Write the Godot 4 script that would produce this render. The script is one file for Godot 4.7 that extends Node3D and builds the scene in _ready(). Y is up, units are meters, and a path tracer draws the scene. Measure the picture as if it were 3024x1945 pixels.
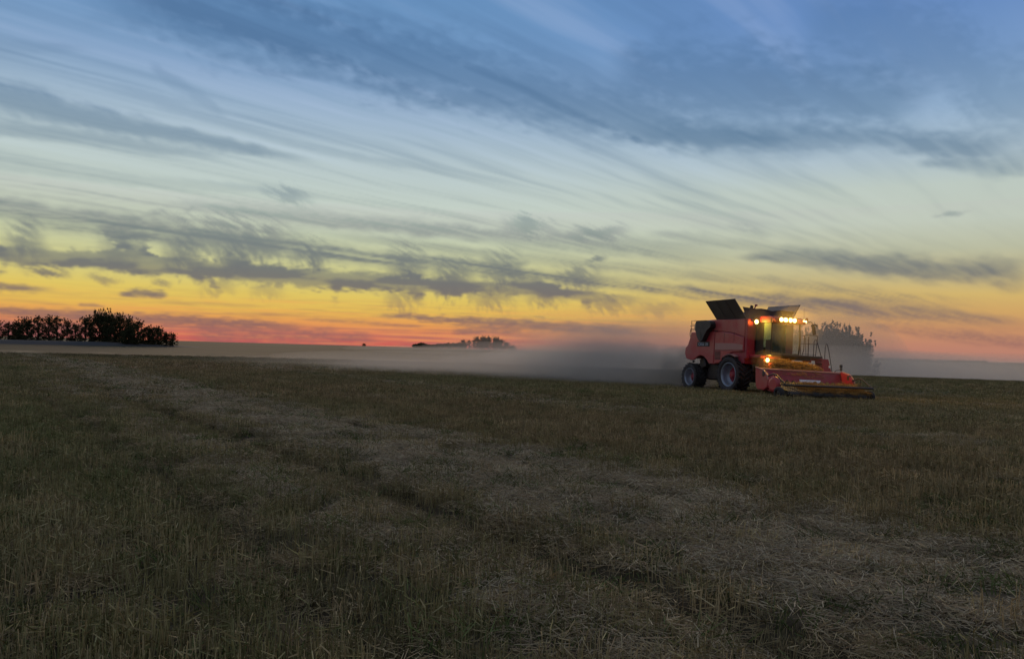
extends Node3D

# A stubble field at dusk: one combine harvester with its lamps lit, trailing dust.
# Metres, y up. The camera stands at the origin and looks along -Z.

const EYE := 1.65
const COMBINE_AT := Vector3(12.75, -0.19, -42.1)
const FORWARD := Vector3(0.358, 0.0, 0.934)      # where the combine is heading
const RIGHTHAND := Vector3(-0.934, 0.0, 0.358)
const WINDOW_WEST := -46.0                        # the finely computed part of the sky, degrees
const WINDOW_TOP := 33.0
const SKY_W := 4096
const SKY_H := 2048

var M := {}
var rng := RandomNumberGenerator.new()
var rough_noise := FastNoiseLite.new()
var patch_noise := FastNoiseLite.new()
var dune_noise := FastNoiseLite.new()


func _ready() -> void:
	rng.seed = 41
	# ---------------------------------------------------------------- camera
	var cam := Camera3D.new()
	cam.name = "camera"
	add_child(cam)
	cam.fov = 44.53
	cam.near = 0.1
	cam.far = 9000.0
	cam.position = Vector3(0, EYE, 0)
	cam.rotation = Vector3(deg_to_rad(1.639), 0, 0)
	cam.rotate_object_local(Vector3(0, 0, 1), deg_to_rad(1.5))
	cam.current = true
	# ---------------------------------------------------------------- sky, sun, exposure
	var env := Environment.new()
	env.background_mode = Environment.BG_SKY
	env.sky = Sky.new()
	var pano := PanoramaSkyMaterial.new()
	pano.panorama = ImageTexture.create_from_image(sky_image())
	env.sky.sky_material = pano
	env.background_energy_multiplier = 1.0
	env.tonemap_mode = Environment.TONE_MAPPER_LINEAR
	env.tonemap_exposure = 1.0
	env.sdfgi_enabled = true
	env.ssao_enabled = true
	env.ssil_enabled = true
	env.volumetric_fog_enabled = true             # only for the banks of dust
	env.volumetric_fog_density = 0.0
	var we := WorldEnvironment.new()
	we.name = "world_environment"
	we.environment = env
	add_child(we)
	var sun := DirectionalLight3D.new()           # the last glow of the sun, just gone
	sun.name = "sun"
	add_child(sun)
	sun.light_color = Color(1.0, 0.85, 0.7)
	sun.light_energy = 0.5
	sun.light_angular_distance = 30.0
	sun.shadow_enabled = true
	sun.look_at_from_position(Vector3.ZERO, -polar(-12.0, 12.0), Vector3.UP)
	# ---------------------------------------------------------------- the place
	for pair in [[rough_noise, 3], [patch_noise, 5], [dune_noise, 9]]:
		pair[0].seed = pair[1]
		pair[0].noise_type = FastNoiseLite.TYPE_SIMPLEX_SMOOTH
		pair[0].frequency = 1.0
		pair[0].fractal_octaves = 3
	materials()
	field()
	gravel_road()
	far_woodland()
	trees()
	combine_harvester()
	stubble()
	header_straw()
	dust()


# ==================================================================== the sky

func polar(az: float, el: float) -> Vector3:
	var a := deg_to_rad(az)
	var e := deg_to_rad(el)
	return Vector3(sin(a) * cos(e), sin(e), -cos(a) * cos(e))


func ramp(stops: Array, t: float) -> Vector3:
	# stops: Vector4(t, r, g, b), r g b as sRGB of 0 to 255; the answer is linear
	var last: Vector4 = stops[0]
	var c := Vector3(last.y, last.z, last.w)
	for s: Vector4 in stops:
		if t <= s.x:
			var k := clampf((t - last.x) / maxf(s.x - last.x, 0.001), 0.0, 1.0)
			c = Vector3(last.y, last.z, last.w).lerp(Vector3(s.y, s.z, s.w), k)
			break
		last = s
		c = Vector3(s.y, s.z, s.w)
	var l := Color(c.x / 255.0, c.y / 255.0, c.z / 255.0).srgb_to_linear()
	return Vector3(l.r, l.g, l.b)


func table(stops: Array) -> PackedVector3Array:
	var out := PackedVector3Array()
	for i in 1001:
		out.append(ramp(stops, i * 0.1 - 4.0))
	return out


func look(t: PackedVector3Array, el: float) -> Vector3:
	var f := (el + 4.0) * 10.0
	var i := clampi(int(f), 0, 999)
	return t[i].lerp(t[i + 1], clampf(f - i, 0.0, 1.0))


var west_sky: PackedVector3Array
var north_sky: PackedVector3Array
var east_sky: PackedVector3Array
var cloud_shade: PackedVector3Array
var streak_noise := FastNoiseLite.new()
var puff_noise := FastNoiseLite.new()


func clear_sky(az: float, el: float, redness: float) -> Vector3:
	var w := look(west_sky, el)
	w = w.lerp(look(north_sky, el), smoothstep(-6.0, 24.0, az))
	var off := absf(wrapf(az + 8.0, -180.0, 180.0))
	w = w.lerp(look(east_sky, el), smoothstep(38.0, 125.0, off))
	if el < 5.0:
		# fine layers of red, orange and mauve above the horizon
		var layer := puff_noise.get_noise_2d(az * 0.045 + 40.0, el * 3.4 + az * 0.03)
		var fine := puff_noise.get_noise_2d(az * 0.16 - 90.0, el * 9.0 + az * 0.05)
		var k := (layer * 0.75 + fine * 0.55) * redness * smoothstep(4.2, 1.6, el) * smoothstep(40.0, 8.0, absf(az + 12.0))
		if k > 0.0:
			w = w.lerp(Vector3(0.8, 0.32, 0.11), minf(k * 1.4, 0.62))
		else:
			w = w.lerp(Vector3(0.27, 0.125, 0.125), minf(-k * 1.3, 0.7))
	return w


func planar_streak(az: float, el: float) -> float:
	# streaks of high cloud lie along one direction (42 degrees right of the view) and narrow towards the horizon
	var r := 1.0 / tan(deg_to_rad(maxf(el, 0.0) + 1.3))
	var a := deg_to_rad(az - 42.0)
	var along := cos(a) * r
	var across := sin(a) * r
	var bend := puff_noise.get_noise_2d(along * 0.35, across * 0.5) * 0.12
	return streak_noise.get_noise_2d(along * 0.22, (across + bend) * 2.1) * 0.6 + streak_noise.get_noise_2d(along * 0.45 + 31.0, (across + bend) * 5.2) * 0.45 + streak_noise.get_noise_2d(along * 0.8 - 17.0, (across + bend * 0.6) * 12.0) * 0.3


func sky_image() -> Image:
	streak_noise.seed = 12
	streak_noise.frequency = 1.0
	streak_noise.fractal_octaves = 3
	puff_noise.seed = 77
	puff_noise.frequency = 1.0
	puff_noise.fractal_octaves = 4
	west_sky = table([Vector4(-4, 190, 88, 84), Vector4(0.3, 200, 94, 88), Vector4(1.0, 216, 124, 94), Vector4(1.7, 228, 156, 84), Vector4(2.5, 228, 185, 88), Vector4(3.6, 224, 198, 100), Vector4(5.0, 208, 202, 134),
		Vector4(6.5, 198, 201, 158), Vector4(8, 190, 199, 176), Vector4(10, 192, 204, 194), Vector4(12.5, 183, 199, 201), Vector4(15, 162, 184, 202), Vector4(18, 132, 162, 196), Vector4(21, 114, 152, 194), Vector4(24, 102, 143, 188), Vector4(32, 92, 128, 180), Vector4(45, 126, 145, 176), Vector4(90, 160, 168, 184)])
	north_sky = table([Vector4(-4, 150, 115, 112), Vector4(0.2, 178, 124, 112), Vector4(1.2, 190, 132, 108), Vector4(2.2, 202, 146, 102), Vector4(3.2, 208, 164, 102), Vector4(4.3, 211, 180, 110), Vector4(5.6, 195, 182, 136),
		Vector4(7.2, 186, 188, 162), Vector4(9, 192, 200, 186), Vector4(11.2, 188, 200, 192), Vector4(13, 174, 192, 202), Vector4(16, 146, 174, 203), Vector4(19, 120, 153, 196), Vector4(22, 104, 140, 192), Vector4(32, 92, 126, 182), Vector4(45, 126, 145, 176), Vector4(90, 160, 168, 184)])
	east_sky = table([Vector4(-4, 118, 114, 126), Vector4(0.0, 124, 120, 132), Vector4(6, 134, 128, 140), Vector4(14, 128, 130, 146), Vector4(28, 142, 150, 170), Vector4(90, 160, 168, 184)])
	cloud_shade = table([Vector4(-4, 122, 84, 90), Vector4(0.8, 132, 94, 96), Vector4(2.0, 136, 104, 100), Vector4(3.0, 122, 106, 106), Vector4(4.2, 100, 98, 110), Vector4(5.6, 98, 105, 116), Vector4(8, 114, 126, 130), Vector4(11.5, 106, 130, 148), Vector4(15, 88, 120, 150), Vector4(20, 78, 114, 154), Vector4(26, 76, 112, 156), Vector4(90, 84, 104, 140)])
	# the whole sky, coarse
	var cw := 512
	var ch := 256
	var coarse := PackedFloat32Array()
	coarse.resize(cw * ch * 4)
	for j in ch:
		var el := 90.0 - (j + 0.5) / ch * 180.0
		for i in cw:
			var az := (i + 0.5) / cw * 360.0 - 180.0
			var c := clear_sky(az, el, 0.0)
			if el > 0.0:
				# wrapped in azimuth, so that no seam shows
				var seam := cos(deg_to_rad(az)) * 1.6
				var t := streak_noise.get_noise_2d(seam + 5.0, el * 0.11 + sin(deg_to_rad(az)) * 1.1)
				c = c.lerp(look(cloud_shade, el) * (0.75 if absf(az) > 90.0 else 0.9), clampf(t * 0.9 + 0.12, 0.0, 0.6) * smoothstep(0.0, 6.0, el) * smoothstep(40.0, 60.0, absf(az)))
			var k := (j * cw + i) * 4
			coarse[k] = c.x
			coarse[k + 1] = c.y
			coarse[k + 2] = c.z
			coarse[k + 3] = 1.0
	var sky := Image.create_from_data(cw, ch, false, Image.FORMAT_RGBAF, coarse.to_byte_array())
	sky.resize(SKY_W, SKY_H, Image.INTERPOLATE_CUBIC)
	# the part round the sunset, fine
	var px := 360.0 / SKY_W
	var x0 := int((WINDOW_WEST + 180.0) / px)
	var w := int(-2.0 * WINDOW_WEST / px)
	var h := int(WINDOW_TOP / px)
	var y0 := SKY_H / 2 - h
	var clear_part := PackedFloat32Array()        # what share of the light the strokes of cloud let through
	clear_part.resize(w * h)
	clear_part.fill(1.0)
	var streaks := PackedFloat32Array()
	streaks.resize(w * h)
	for j in h:
		var el := (h - j - 0.5) * px
		for i in w:
			streaks[j * w + i] = planar_streak((x0 + i + 0.5) * px - 180.0, el)
	for stroke in cloud_strokes():
		var kind: String = stroke[0]
		var pts: Array = stroke[1]
		var strength: float = stroke[2]
		var streaky: float = stroke[3]
		var a0: float = pts[0].x
		var a1: float = pts[-1].x
		var at := 0
		var i0 := maxi(0, int((a0 + 180.0) / px) - x0)
		var i1 := mini(w - 1, int((a1 + 180.0) / px) - x0)
		for i in range(i0, i1 + 1):
			var az := (x0 + i + 0.5) * px - 180.0
			while at < pts.size() - 2 and az > pts[at + 1].x:
				at += 1
			var p: Vector4 = pts[at].lerp(pts[at + 1], clampf((az - pts[at].x) / maxf(pts[at + 1].x - pts[at].x, 0.01), 0.0, 1.0))
			var ends := clampf((az - a0) / (a1 - a0), 0.0, 1.0)
			var fade := minf(smoothstep(0.0, 0.14, ends), smoothstep(1.0, 0.84, ends))
			if kind == "tuft" or kind == "wisp":
				fade = minf(smoothstep(0.0, 0.45, ends), smoothstep(1.0, 0.5, ends))
			var reach := 4.2 if kind == "plume" else 1.9
			var j0 := maxi(0, h - 1 - int((p.y + p.z * reach) / px))
			var j1 := mini(h - 1, h - 1 - int((p.y - p.w * reach) / px))
			for j in range(j0, j1 + 1):
				var el := (h - j - 0.5) * px
				var u := el - p.y
				var d := 0.0
				if kind == "plume":
					# a long bank with plumes that rise from it and lean over, and a few that hang below
					var warp := puff_noise.get_noise_2d(az * 0.22 + 7.0, el * 0.8) * 2.2
					var lean := az + u * 1.2 - u * u * 0.45 + warp
					var up := puff_noise.get_noise_2d(lean * 0.19, 3.0) * (0.75 + 0.9 * puff_noise.get_noise_2d(az * 0.05, 90.0))
					var hang := puff_noise.get_noise_2d(az * 0.3, 60.0 + el * 0.2)
					var e := u / (p.z * (0.7 + 2.6 * smoothstep(0.03, 0.5, up))) if u > 0.0 else -u / (p.w * (0.8 + 0.6 * smoothstep(0.2, 0.6, hang)))
					var grain := puff_noise.get_noise_2d(lean * 0.6, el * 1.6 + warp * 0.4)
					d = smoothstep(1.25, 0.4, e + grain * 0.7 * smoothstep(0.15, 0.9, e))
					d *= 0.72 + 0.4 * smoothstep(-0.4, 0.3, puff_noise.get_noise_2d(az * 0.16 + 20.0, el * 0.9))
					d *= lerpf(1.0, 0.55 + 0.5 * smoothstep(-0.35, 0.35, grain), smoothstep(0.5, 1.3, u / p.z))
				elif kind == "band":
					u += puff_noise.get_noise_2d(az * 0.13, el * 0.5) * 0.4 * (p.z + p.w) * 0.5
					var e := u / p.z if u > 0.0 else -u / p.w
					var grain := puff_noise.get_noise_2d(az * 0.5 + u * 0.5, el * 1.1)
					d = smoothstep(1.4, 0.15, e + grain * 0.4) * (1.0 - streaky + streaky * smoothstep(-0.42, 0.42, streaks[j * w + i]))
				elif kind == "low":
					u += puff_noise.get_noise_2d(az * 0.4, el * 2.5) * 0.5 * (p.z + p.w) * 0.5
					var e := u / p.z if u > 0.0 else -u / p.w
					var grain := puff_noise.get_noise_2d(az * 0.6, el * 6.0)
					d = smoothstep(1.25, 0.35, e + grain * 0.8) * (1.0 - streaky * 0.6 + streaky * 0.9 * smoothstep(-0.3, 0.3, grain))
				else:
					var e := u / p.z if u > 0.0 else -u / p.w
					# hooked plumes, leaning over as they fall
					var lean := az + u * 0.9 + u * u * 0.35
					var g := puff_noise.get_noise_2d(lean * 1.15, el * 0.75) * 0.8 + puff_noise.get_noise_2d(lean * 3.2 + 9.0, el * 1.7) * 0.45
					if kind == "wisp":
						g = puff_noise.get_noise_2d(az * 0.7 + u * 0.8, el * 1.3 + az * 0.35) * 0.8 + puff_noise.get_noise_2d(az * 1.1 + u * 2.4, el * 4.2 + az * 1.3) * 0.6
					d = smoothstep(1.35, 0.15, e + g * 1.25) * smoothstep(0.0, 0.4, fade + g * 0.3)
				clear_part[j * w + i] *= 1.0 - clampf(d * strength * fade, 0.0, 0.97)
	var fine := PackedFloat32Array()
	fine.resize(w * h * 4)
	for j in h:
		var el := (h - j - 0.5) * px
		var shade := look(cloud_shade, el)
		var veil_low := smoothstep(3.0, 9.0, el)
		var veil_high := smoothstep(9.0, 17.0, el)
		for i in w:
			var az := (x0 + i + 0.5) * px - 180.0
			var k := (j * w + i) * 4
			var c := clear_sky(az, el, 1.0)
			var st := streaks[j * w + i]
			var calm := smoothstep(2.0, 34.0, absf(az - 42.0))
			# a thin veil of ice cloud everywhere, brighter and paler where it is thicker
			if st > 0.0:
				c = c.lerp(Vector3(0.42, 0.49, 0.66), minf(st * 0.34, 0.2) * veil_high * calm)
				c *= 1.0 + st * 0.12 * veil_low * calm
			else:
				c = c.lerp(shade, minf(-st * 0.62, 0.34) * veil_low * calm)
			c = c.lerp(shade.lerp(c, 0.1), 1.0 - clear_part[j * w + i])
			var edge := minf(smoothstep(0.0, 60.0, i), smoothstep(w - 1.0, w - 61.0, i)) * smoothstep(0.0, 40.0, j)
			if edge < 1.0:
				var old := sky.get_pixel(x0 + i, y0 + j)
				c = Vector3(old.r, old.g, old.b).lerp(c, edge)
			fine[k] = c.x
			fine[k + 1] = c.y
			fine[k + 2] = c.z
			fine[k + 3] = 1.0
	var part := Image.create_from_data(w, h, false, Image.FORMAT_RGBAF, fine.to_byte_array())
	sky.blit_rect(part, Rect2i(0, 0, w, h), Vector2i(x0, y0))
	# a panorama starts at -Z: swap its halves
	var turned := Image.create(SKY_W, SKY_H, false, Image.FORMAT_RGBAF)
	var half := Rect2i(0, 0, SKY_W / 2, SKY_H)
	turned.blit_rect(sky, half, Vector2i(SKY_W / 2, 0))
	half.position.x = SKY_W / 2
	turned.blit_rect(sky, half, Vector2i.ZERO)
	return turned


func cloud_strokes() -> Array:
	# kind, [azimuth, elevation, reach up, reach down] in degrees, how dense, how streaky
	return [
		["plume",[Vector4(-43.2,4.82,0.68,0.55),Vector4(-32.7,5.07,0.75,0.75),Vector4(-28.1,5.13,0.96,0.82),Vector4(-23.1,5.05,1.02,0.89),Vector4(-17.8,4.91,1.09,0.96),Vector4(-12.0,4.72,1.02,0.96),Vector4(-6.1,4.66,0.89,0.82),Vector4(0.0,4.60,0.68,0.68),Vector4(6.1,4.19,0.41,0.48),Vector4(12.1,3.62,0.20,0.27)],0.97,0.25],
		["band",[Vector4(-43.4,8.33,0.89,0.68),Vector4(-32.8,7.76,0.92,0.75),Vector4(-28.2,7.55,0.89,0.82),Vector4(-23.2,7.24,0.75,0.68),Vector4(-17.8,6.99,0.61,0.68),Vector4(-12.1,6.56,0.61,0.82),Vector4(-6.1,6.29,0.55,0.68),Vector4(1.5,5.61,0.48,0.61),Vector4(9.1,4.90,0.41,0.48),Vector4(17.8,4.03,0.48,0.61),Vector4(25.7,3.07,0.55,0.68),Vector4(33.7,1.67,0.48,0.68)],0.97,0.72],
		["tuft",[Vector4(-26.2,7.34,1.49,0.99),Vector4(-22.9,6.90,1.60,1.09),Vector4(-16.1,6.84,1.72,1.19),Vector4(-12.4,6.61,1.60,1.19)],0.66,0.30],
		["band",[Vector4(-25.1,9.14,0.20,0.20),Vector4(-20.6,9.05,0.48,0.41),Vector4(-13.6,8.83,0.61,0.55),Vector4(-6.2,8.54,0.61,0.61),Vector4(1.5,8.15,0.55,0.68),Vector4(9.0,7.68,0.61,0.82),Vector4(16.3,6.99,0.75,0.89)],0.66,0.80],
		["band",[Vector4(-15.0,7.92,0.14,0.20),Vector4(-7.7,7.43,0.41,0.34),Vector4(-0.0,6.78,0.34,0.41),Vector4(9.1,6.04,0.41,0.41),Vector4(17.7,5.19,0.48,0.48),Vector4(25.7,4.30,0.34,0.55),Vector4(32.6,3.66,0.20,0.48)],0.54,0.80],
		["band",[Vector4(14.9,6.88,0.14,0.14),Vector4(17.7,6.83,0.41,0.34),Vector4(20.5,6.65,0.75,0.61),Vector4(23.6,6.43,0.75,0.75),Vector4(28.1,5.94,0.89,0.89),Vector4(33.7,5.47,1.16,1.16)],0.90,0.35],
		["band",[Vector4(9.0,8.72,0.17,0.17),Vector4(13.4,8.12,0.48,0.41),Vector4(17.7,7.44,0.41,0.48),Vector4(23.1,7.11,0.34,0.34)],0.48,0.80],
		["band",[Vector4(14.9,4.30,0.27,0.34),Vector4(20.5,3.89,0.75,0.75),Vector4(25.7,3.42,0.89,0.68),Vector4(29.3,2.94,0.41,0.48),Vector4(33.7,2.43,0.34,0.41)],0.72,0.45],
		["band",[Vector4(23.1,2.49,0.14,0.20),Vector4(26.9,1.98,0.41,0.34),Vector4(30.4,1.57,0.48,0.41),Vector4(33.7,1.26,0.55,0.41)],0.66,0.60],
		["band",[Vector4(-43.6,14.33,1.02,0.89),Vector4(-33.0,14.17,1.16,1.02),Vector4(-29.6,13.96,1.09,0.96),Vector4(-26.0,13.65,0.82,0.75),Vector4(-22.1,13.35,0.55,0.55),Vector4(-18.0,13.10,0.34,0.34),Vector4(-13.5,12.66,0.17,0.20)],0.96,0.50],
		["band",[Vector4(-43.5,12.32,0.41,0.34),Vector4(-32.9,12.46,0.48,0.41),Vector4(-28.4,12.61,0.48,0.41),Vector4(-23.4,12.47,0.34,0.34),Vector4(-19.1,12.38,0.20,0.20)],0.74,0.60],
		["band",[Vector4(-28.5,15.97,0.34,0.27),Vector4(-25.3,15.71,0.55,0.48),Vector4(-22.2,15.04,0.55,0.48),Vector4(-19.2,14.37,0.34,0.34),Vector4(-15.2,13.65,0.27,0.27),Vector4(-9.3,12.94,0.34,0.34),Vector4(-3.3,12.66,0.27,0.27)],0.38,0.80],
		["band",[Vector4(-43.5,10.29,0.34,0.34),Vector4(-31.1,10.35,0.34,0.34),Vector4(-25.9,10.35,0.41,0.41),Vector4(-17.9,10.58,0.34,0.34),Vector4(-10.7,10.23,0.20,0.20)],0.30,0.85],
		["band",[Vector4(-31.1,21.51,2.39,2.05),Vector4(-25.0,21.33,2.73,2.05),Vector4(-18.3,20.88,3.07,2.39),Vector4(-11.1,20.10,2.39,2.39),Vector4(-5.0,19.15,2.73,2.39),Vector4(1.2,17.82,2.39,2.05),Vector4(7.3,16.43,2.05,1.71),Vector4(11.8,15.21,1.37,1.16),Vector4(17.6,14.34,0.89,0.89),Vector4(23.0,13.63,0.68,0.68)],0.97,0.45],
		["band",[Vector4(5.7,19.65,1.37,1.37),Vector4(11.8,18.69,3.07,2.73),Vector4(17.5,17.70,3.42,2.73),Vector4(23.0,16.75,2.73,2.05),Vector4(28.0,16.10,2.05,1.71)],0.74,0.30],
		["band",[Vector4(7.4,15.72,0.75,0.68),Vector4(13.3,15.03,1.02,0.89),Vector4(19.0,14.82,0.89,0.82),Vector4(24.3,14.34,0.75,0.75),Vector4(29.2,13.30,1.02,0.96),Vector4(33.7,12.71,1.23,1.16)],0.78,0.45],
		["band",[Vector4(26.3,12.64,0.17,0.20),Vector4(29.2,12.28,0.41,0.48),Vector4(31.0,11.86,0.61,0.55),Vector4(33.7,12.22,0.89,0.82)],0.60,0.60],
		["band",[Vector4(18.8,22.42,1.71,2.05),Vector4(24.2,20.83,2.73,2.73),Vector4(28.9,18.48,3.42,3.42),Vector4(31.2,16.44,3.07,2.73),Vector4(38.6,13.25,2.05,2.05)],0.48,0.25],
		["band",[Vector4(-43.7,15.99,0.34,0.41),Vector4(-32.5,17.30,0.55,0.61),Vector4(-30.5,17.54,0.34,0.48),Vector4(-27.9,17.84,0.20,0.20)],0.30,0.50],
		["band",[Vector4(-25.1,17.55,0.27,0.27),Vector4(-23.3,16.79,0.48,0.55),Vector4(-21.4,15.86,0.41,0.48),Vector4(-19.8,14.99,0.20,0.27)],0.30,0.50],
		["wisp",[Vector4(-18.7,10.63,0.19,0.15),Vector4(-16.5,10.36,0.61,0.46),Vector4(-14.7,10.03,0.61,0.46),Vector4(-13.1,9.68,0.23,0.23)],0.54,0.40],
		["wisp",[Vector4(-2.0,9.14,0.61,0.53),Vector4(0.5,8.97,0.84,0.69),Vector4(2.5,8.65,0.69,0.61),Vector4(4.4,8.44,0.30,0.30)],0.62,0.30],
		["wisp",[Vector4(2.4,8.35,0.30,0.23),Vector4(5.4,8.55,0.53,0.46),Vector4(7.8,8.57,0.76,0.53),Vector4(9.5,8.49,0.23,0.23)],0.66,0.30],
		["wisp",[Vector4(4.7,6.52,0.11,0.11),Vector4(5.9,6.72,0.30,0.23),Vector4(7.1,6.92,0.15,0.15)],0.84,0.30],
		["wisp",[Vector4(27.1,9.19,0.11,0.11),Vector4(28.6,9.32,0.19,0.15),Vector4(30.1,9.49,0.11,0.11)],0.48,0.20],
		["wisp",[Vector4(14.1,9.28,0.11,0.15),Vector4(15.9,8.82,0.30,0.23),Vector4(18.6,8.05,0.15,0.15)],0.30,0.50],
		["tuft",[Vector4(-33.1,5.89,1.72,1.19),Vector4(-29.7,5.91,1.26,0.99)],0.72,0.10],
		["tuft",[Vector4(-24.3,5.85,2.06,0.99),Vector4(-20.5,5.72,1.14,0.99)],0.78,0.10],
		["tuft",[Vector4(-20.9,5.81,2.06,0.99),Vector4(-17.2,5.52,1.14,0.79)],0.84,0.10],
		["tuft",[Vector4(-16.1,6.17,1.03,0.79),Vector4(-12.2,6.26,0.80,0.69)],0.90,0.10],
		["tuft",[Vector4(-19.5,6.62,1.49,0.99),Vector4(-15.4,6.59,1.37,0.99)],0.60,0.10],
		["tuft",[Vector4(-9.7,5.69,1.72,0.99),Vector4(-5.3,5.56,1.49,0.99)],0.78,0.10],
		["tuft",[Vector4(-6.7,5.06,1.37,1.29),Vector4(-1.8,5.04,1.49,1.29)],0.84,0.10],
		["tuft",[Vector4(-3.1,5.79,1.26,0.99),Vector4(1.5,5.61,1.49,1.19)],0.72,0.10],
		["tuft",[Vector4(2.1,5.32,0.91,0.69),Vector4(7.3,5.24,1.14,0.79)],0.72,0.10],
		["tuft",[Vector4(-28.2,5.55,1.37,0.99),Vector4(-24.2,5.59,1.26,0.99)],0.54,0.10],
		["tuft",[Vector4(-9.9,3.79,0.57,1.19),Vector4(-5.5,3.89,0.57,0.89)],0.54,0.10],
		["tuft",[Vector4(-3.9,3.94,0.80,0.89),Vector4(1.3,3.93,0.69,0.89)],0.60,0.10],
		["tuft",[Vector4(0.0,4.05,0.57,0.79),Vector4(4.9,4.11,0.69,0.69)],0.66,0.10],
		["tuft",[Vector4(-22.0,3.99,0.46,0.79),Vector4(-18.3,4.13,0.46,0.69)],0.42,0.10],
		["tuft",[Vector4(-18.8,3.87,0.34,0.69),Vector4(-15.2,3.99,0.34,0.69)],0.36,0.10],
		["tuft",[Vector4(4.3,3.61,0.57,0.69),Vector4(9.7,3.59,0.57,0.69)],0.60,0.10],
		["tuft",[Vector4(7.6,3.25,0.46,0.59),Vector4(13.2,3.46,0.46,0.59)],0.42,0.10],
		["wisp",[Vector4(-32.0,4.25,0.23,0.23),Vector4(-29.9,4.09,0.38,0.30),Vector4(-28.2,4.08,0.19,0.19)],0.90,0.20],
		["wisp",[Vector4(-28.6,4.13,0.19,0.19),Vector4(-27.1,3.88,0.30,0.23),Vector4(-25.5,3.84,0.15,0.15)],0.60,0.30],
		["wisp",[Vector4(-24.6,4.03,0.23,0.23),Vector4(-23.6,3.95,0.30,0.30),Vector4(-22.7,3.89,0.19,0.23)],0.72,0.20],
		["low",[Vector4(-43.2,2.71,0.30,0.23),Vector4(-32.6,3.10,0.30,0.27),Vector4(-30.8,3.13,0.23,0.23),Vector4(-29.3,3.17,0.11,0.11)],0.97,0.30],
		["low",[Vector4(-26.3,3.02,0.11,0.11),Vector4(-25.1,3.20,0.34,0.27),Vector4(-23.7,3.17,0.30,0.23),Vector4(-23.1,3.14,0.11,0.11)],0.96,0.30],
		["low",[Vector4(-28.5,2.26,0.11,0.11),Vector4(-27.6,2.25,0.19,0.15),Vector4(-26.8,2.24,0.08,0.08)],0.72,0.30],
		["low",[Vector4(-43.1,1.18,0.23,0.30),Vector4(-32.5,1.69,0.27,0.34),Vector4(-29.2,1.69,0.30,0.38),Vector4(-25.5,1.58,0.38,0.38),Vector4(-20.4,1.51,0.34,0.38),Vector4(-16.2,1.48,0.23,0.30),Vector4(-13.1,1.47,0.15,0.15)],0.97,0.35],
		["low",[Vector4(-22.5,0.78,0.76,1.14),Vector4(-17.6,1.03,0.53,0.91),Vector4(-13.4,0.93,0.46,0.61),Vector4(-9.0,0.76,0.30,0.38)],0.66,0.60],
		["low",[Vector4(-43.1,0.27,0.84,1.14),Vector4(-30.3,0.69,0.69,1.14),Vector4(-25.5,0.81,0.53,0.91)],0.78,0.30],
		["low",[Vector4(-10.5,2.36,0.11,0.15),Vector4(-7.5,2.37,0.23,0.23),Vector4(-4.5,2.16,0.34,0.34),Vector4(0.1,2.04,0.46,0.42),Vector4(4.7,1.85,0.46,0.42),Vector4(8.6,1.70,0.30,0.34),Vector4(10.9,1.57,0.15,0.19)],0.97,0.50],
		["low",[Vector4(-4.5,1.34,0.23,0.23),Vector4(-1.4,1.51,0.30,0.27),Vector4(1.0,1.46,0.19,0.19)],0.78,0.50],
		["low",[Vector4(-14.8,1.91,0.11,0.11),Vector4(-10.5,1.85,0.19,0.19),Vector4(-6.0,1.60,0.15,0.19)],0.48,0.85],
	]


# ==================================================================== helpers

func lin(r: float, g: float, b: float) -> Color:
	return Color(r, g, b).linear_to_srgb()


func plain(key: String, c: Color, rough := 0.7, metal := 0.0) -> StandardMaterial3D:
	var m := StandardMaterial3D.new()
	m.resource_name = key
	m.albedo_color = c
	m.roughness = rough
	m.metallic = metal
	M[key] = m
	return m


func dusty(key: String, c: Color, rough: float, dust_tex: Texture2D, size := 0.45, metal := 0.0) -> StandardMaterial3D:
	var m := plain(key, c, rough, metal)
	m.detail_enabled = true
	m.detail_albedo = dust_tex
	m.detail_blend_mode = BaseMaterial3D.BLEND_MODE_MIX
	m.detail_uv_layer = BaseMaterial3D.DETAIL_UV_1
	m.uv1_triplanar = true
	m.uv1_scale = Vector3.ONE * size
	return m


func noise_alpha(seed_: int, tint: Color, low: float, high: float, freq: float) -> ImageTexture:
	var n := FastNoiseLite.new()
	n.seed = seed_
	n.frequency = freq
	n.fractal_octaves = 5
	var src := n.get_seamless_image(256, 256)
	var out := Image.create(256, 256, false, Image.FORMAT_RGBA8)
	for y in 256:
		for x in 256:
			var v := src.get_pixel(x, y).r
			out.set_pixel(x, y, Color(tint.r, tint.g, tint.b, lerpf(low, high, v)))
	return ImageTexture.create_from_image(out)


func noise_grey(seed_: int, low: float, high: float, freq: float, side := 512) -> ImageTexture:
	var n := FastNoiseLite.new()
	n.seed = seed_
	n.frequency = freq
	n.fractal_octaves = 5
	var src := n.get_seamless_image(side, side)
	var out := Image.create(side, side, false, Image.FORMAT_RGBA8)
	for y in side:
		for x in side:
			var v := lerpf(low, high, src.get_pixel(x, y).r)
			out.set_pixel(x, y, Color(v, v, v))
	return ImageTexture.create_from_image(out)


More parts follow.
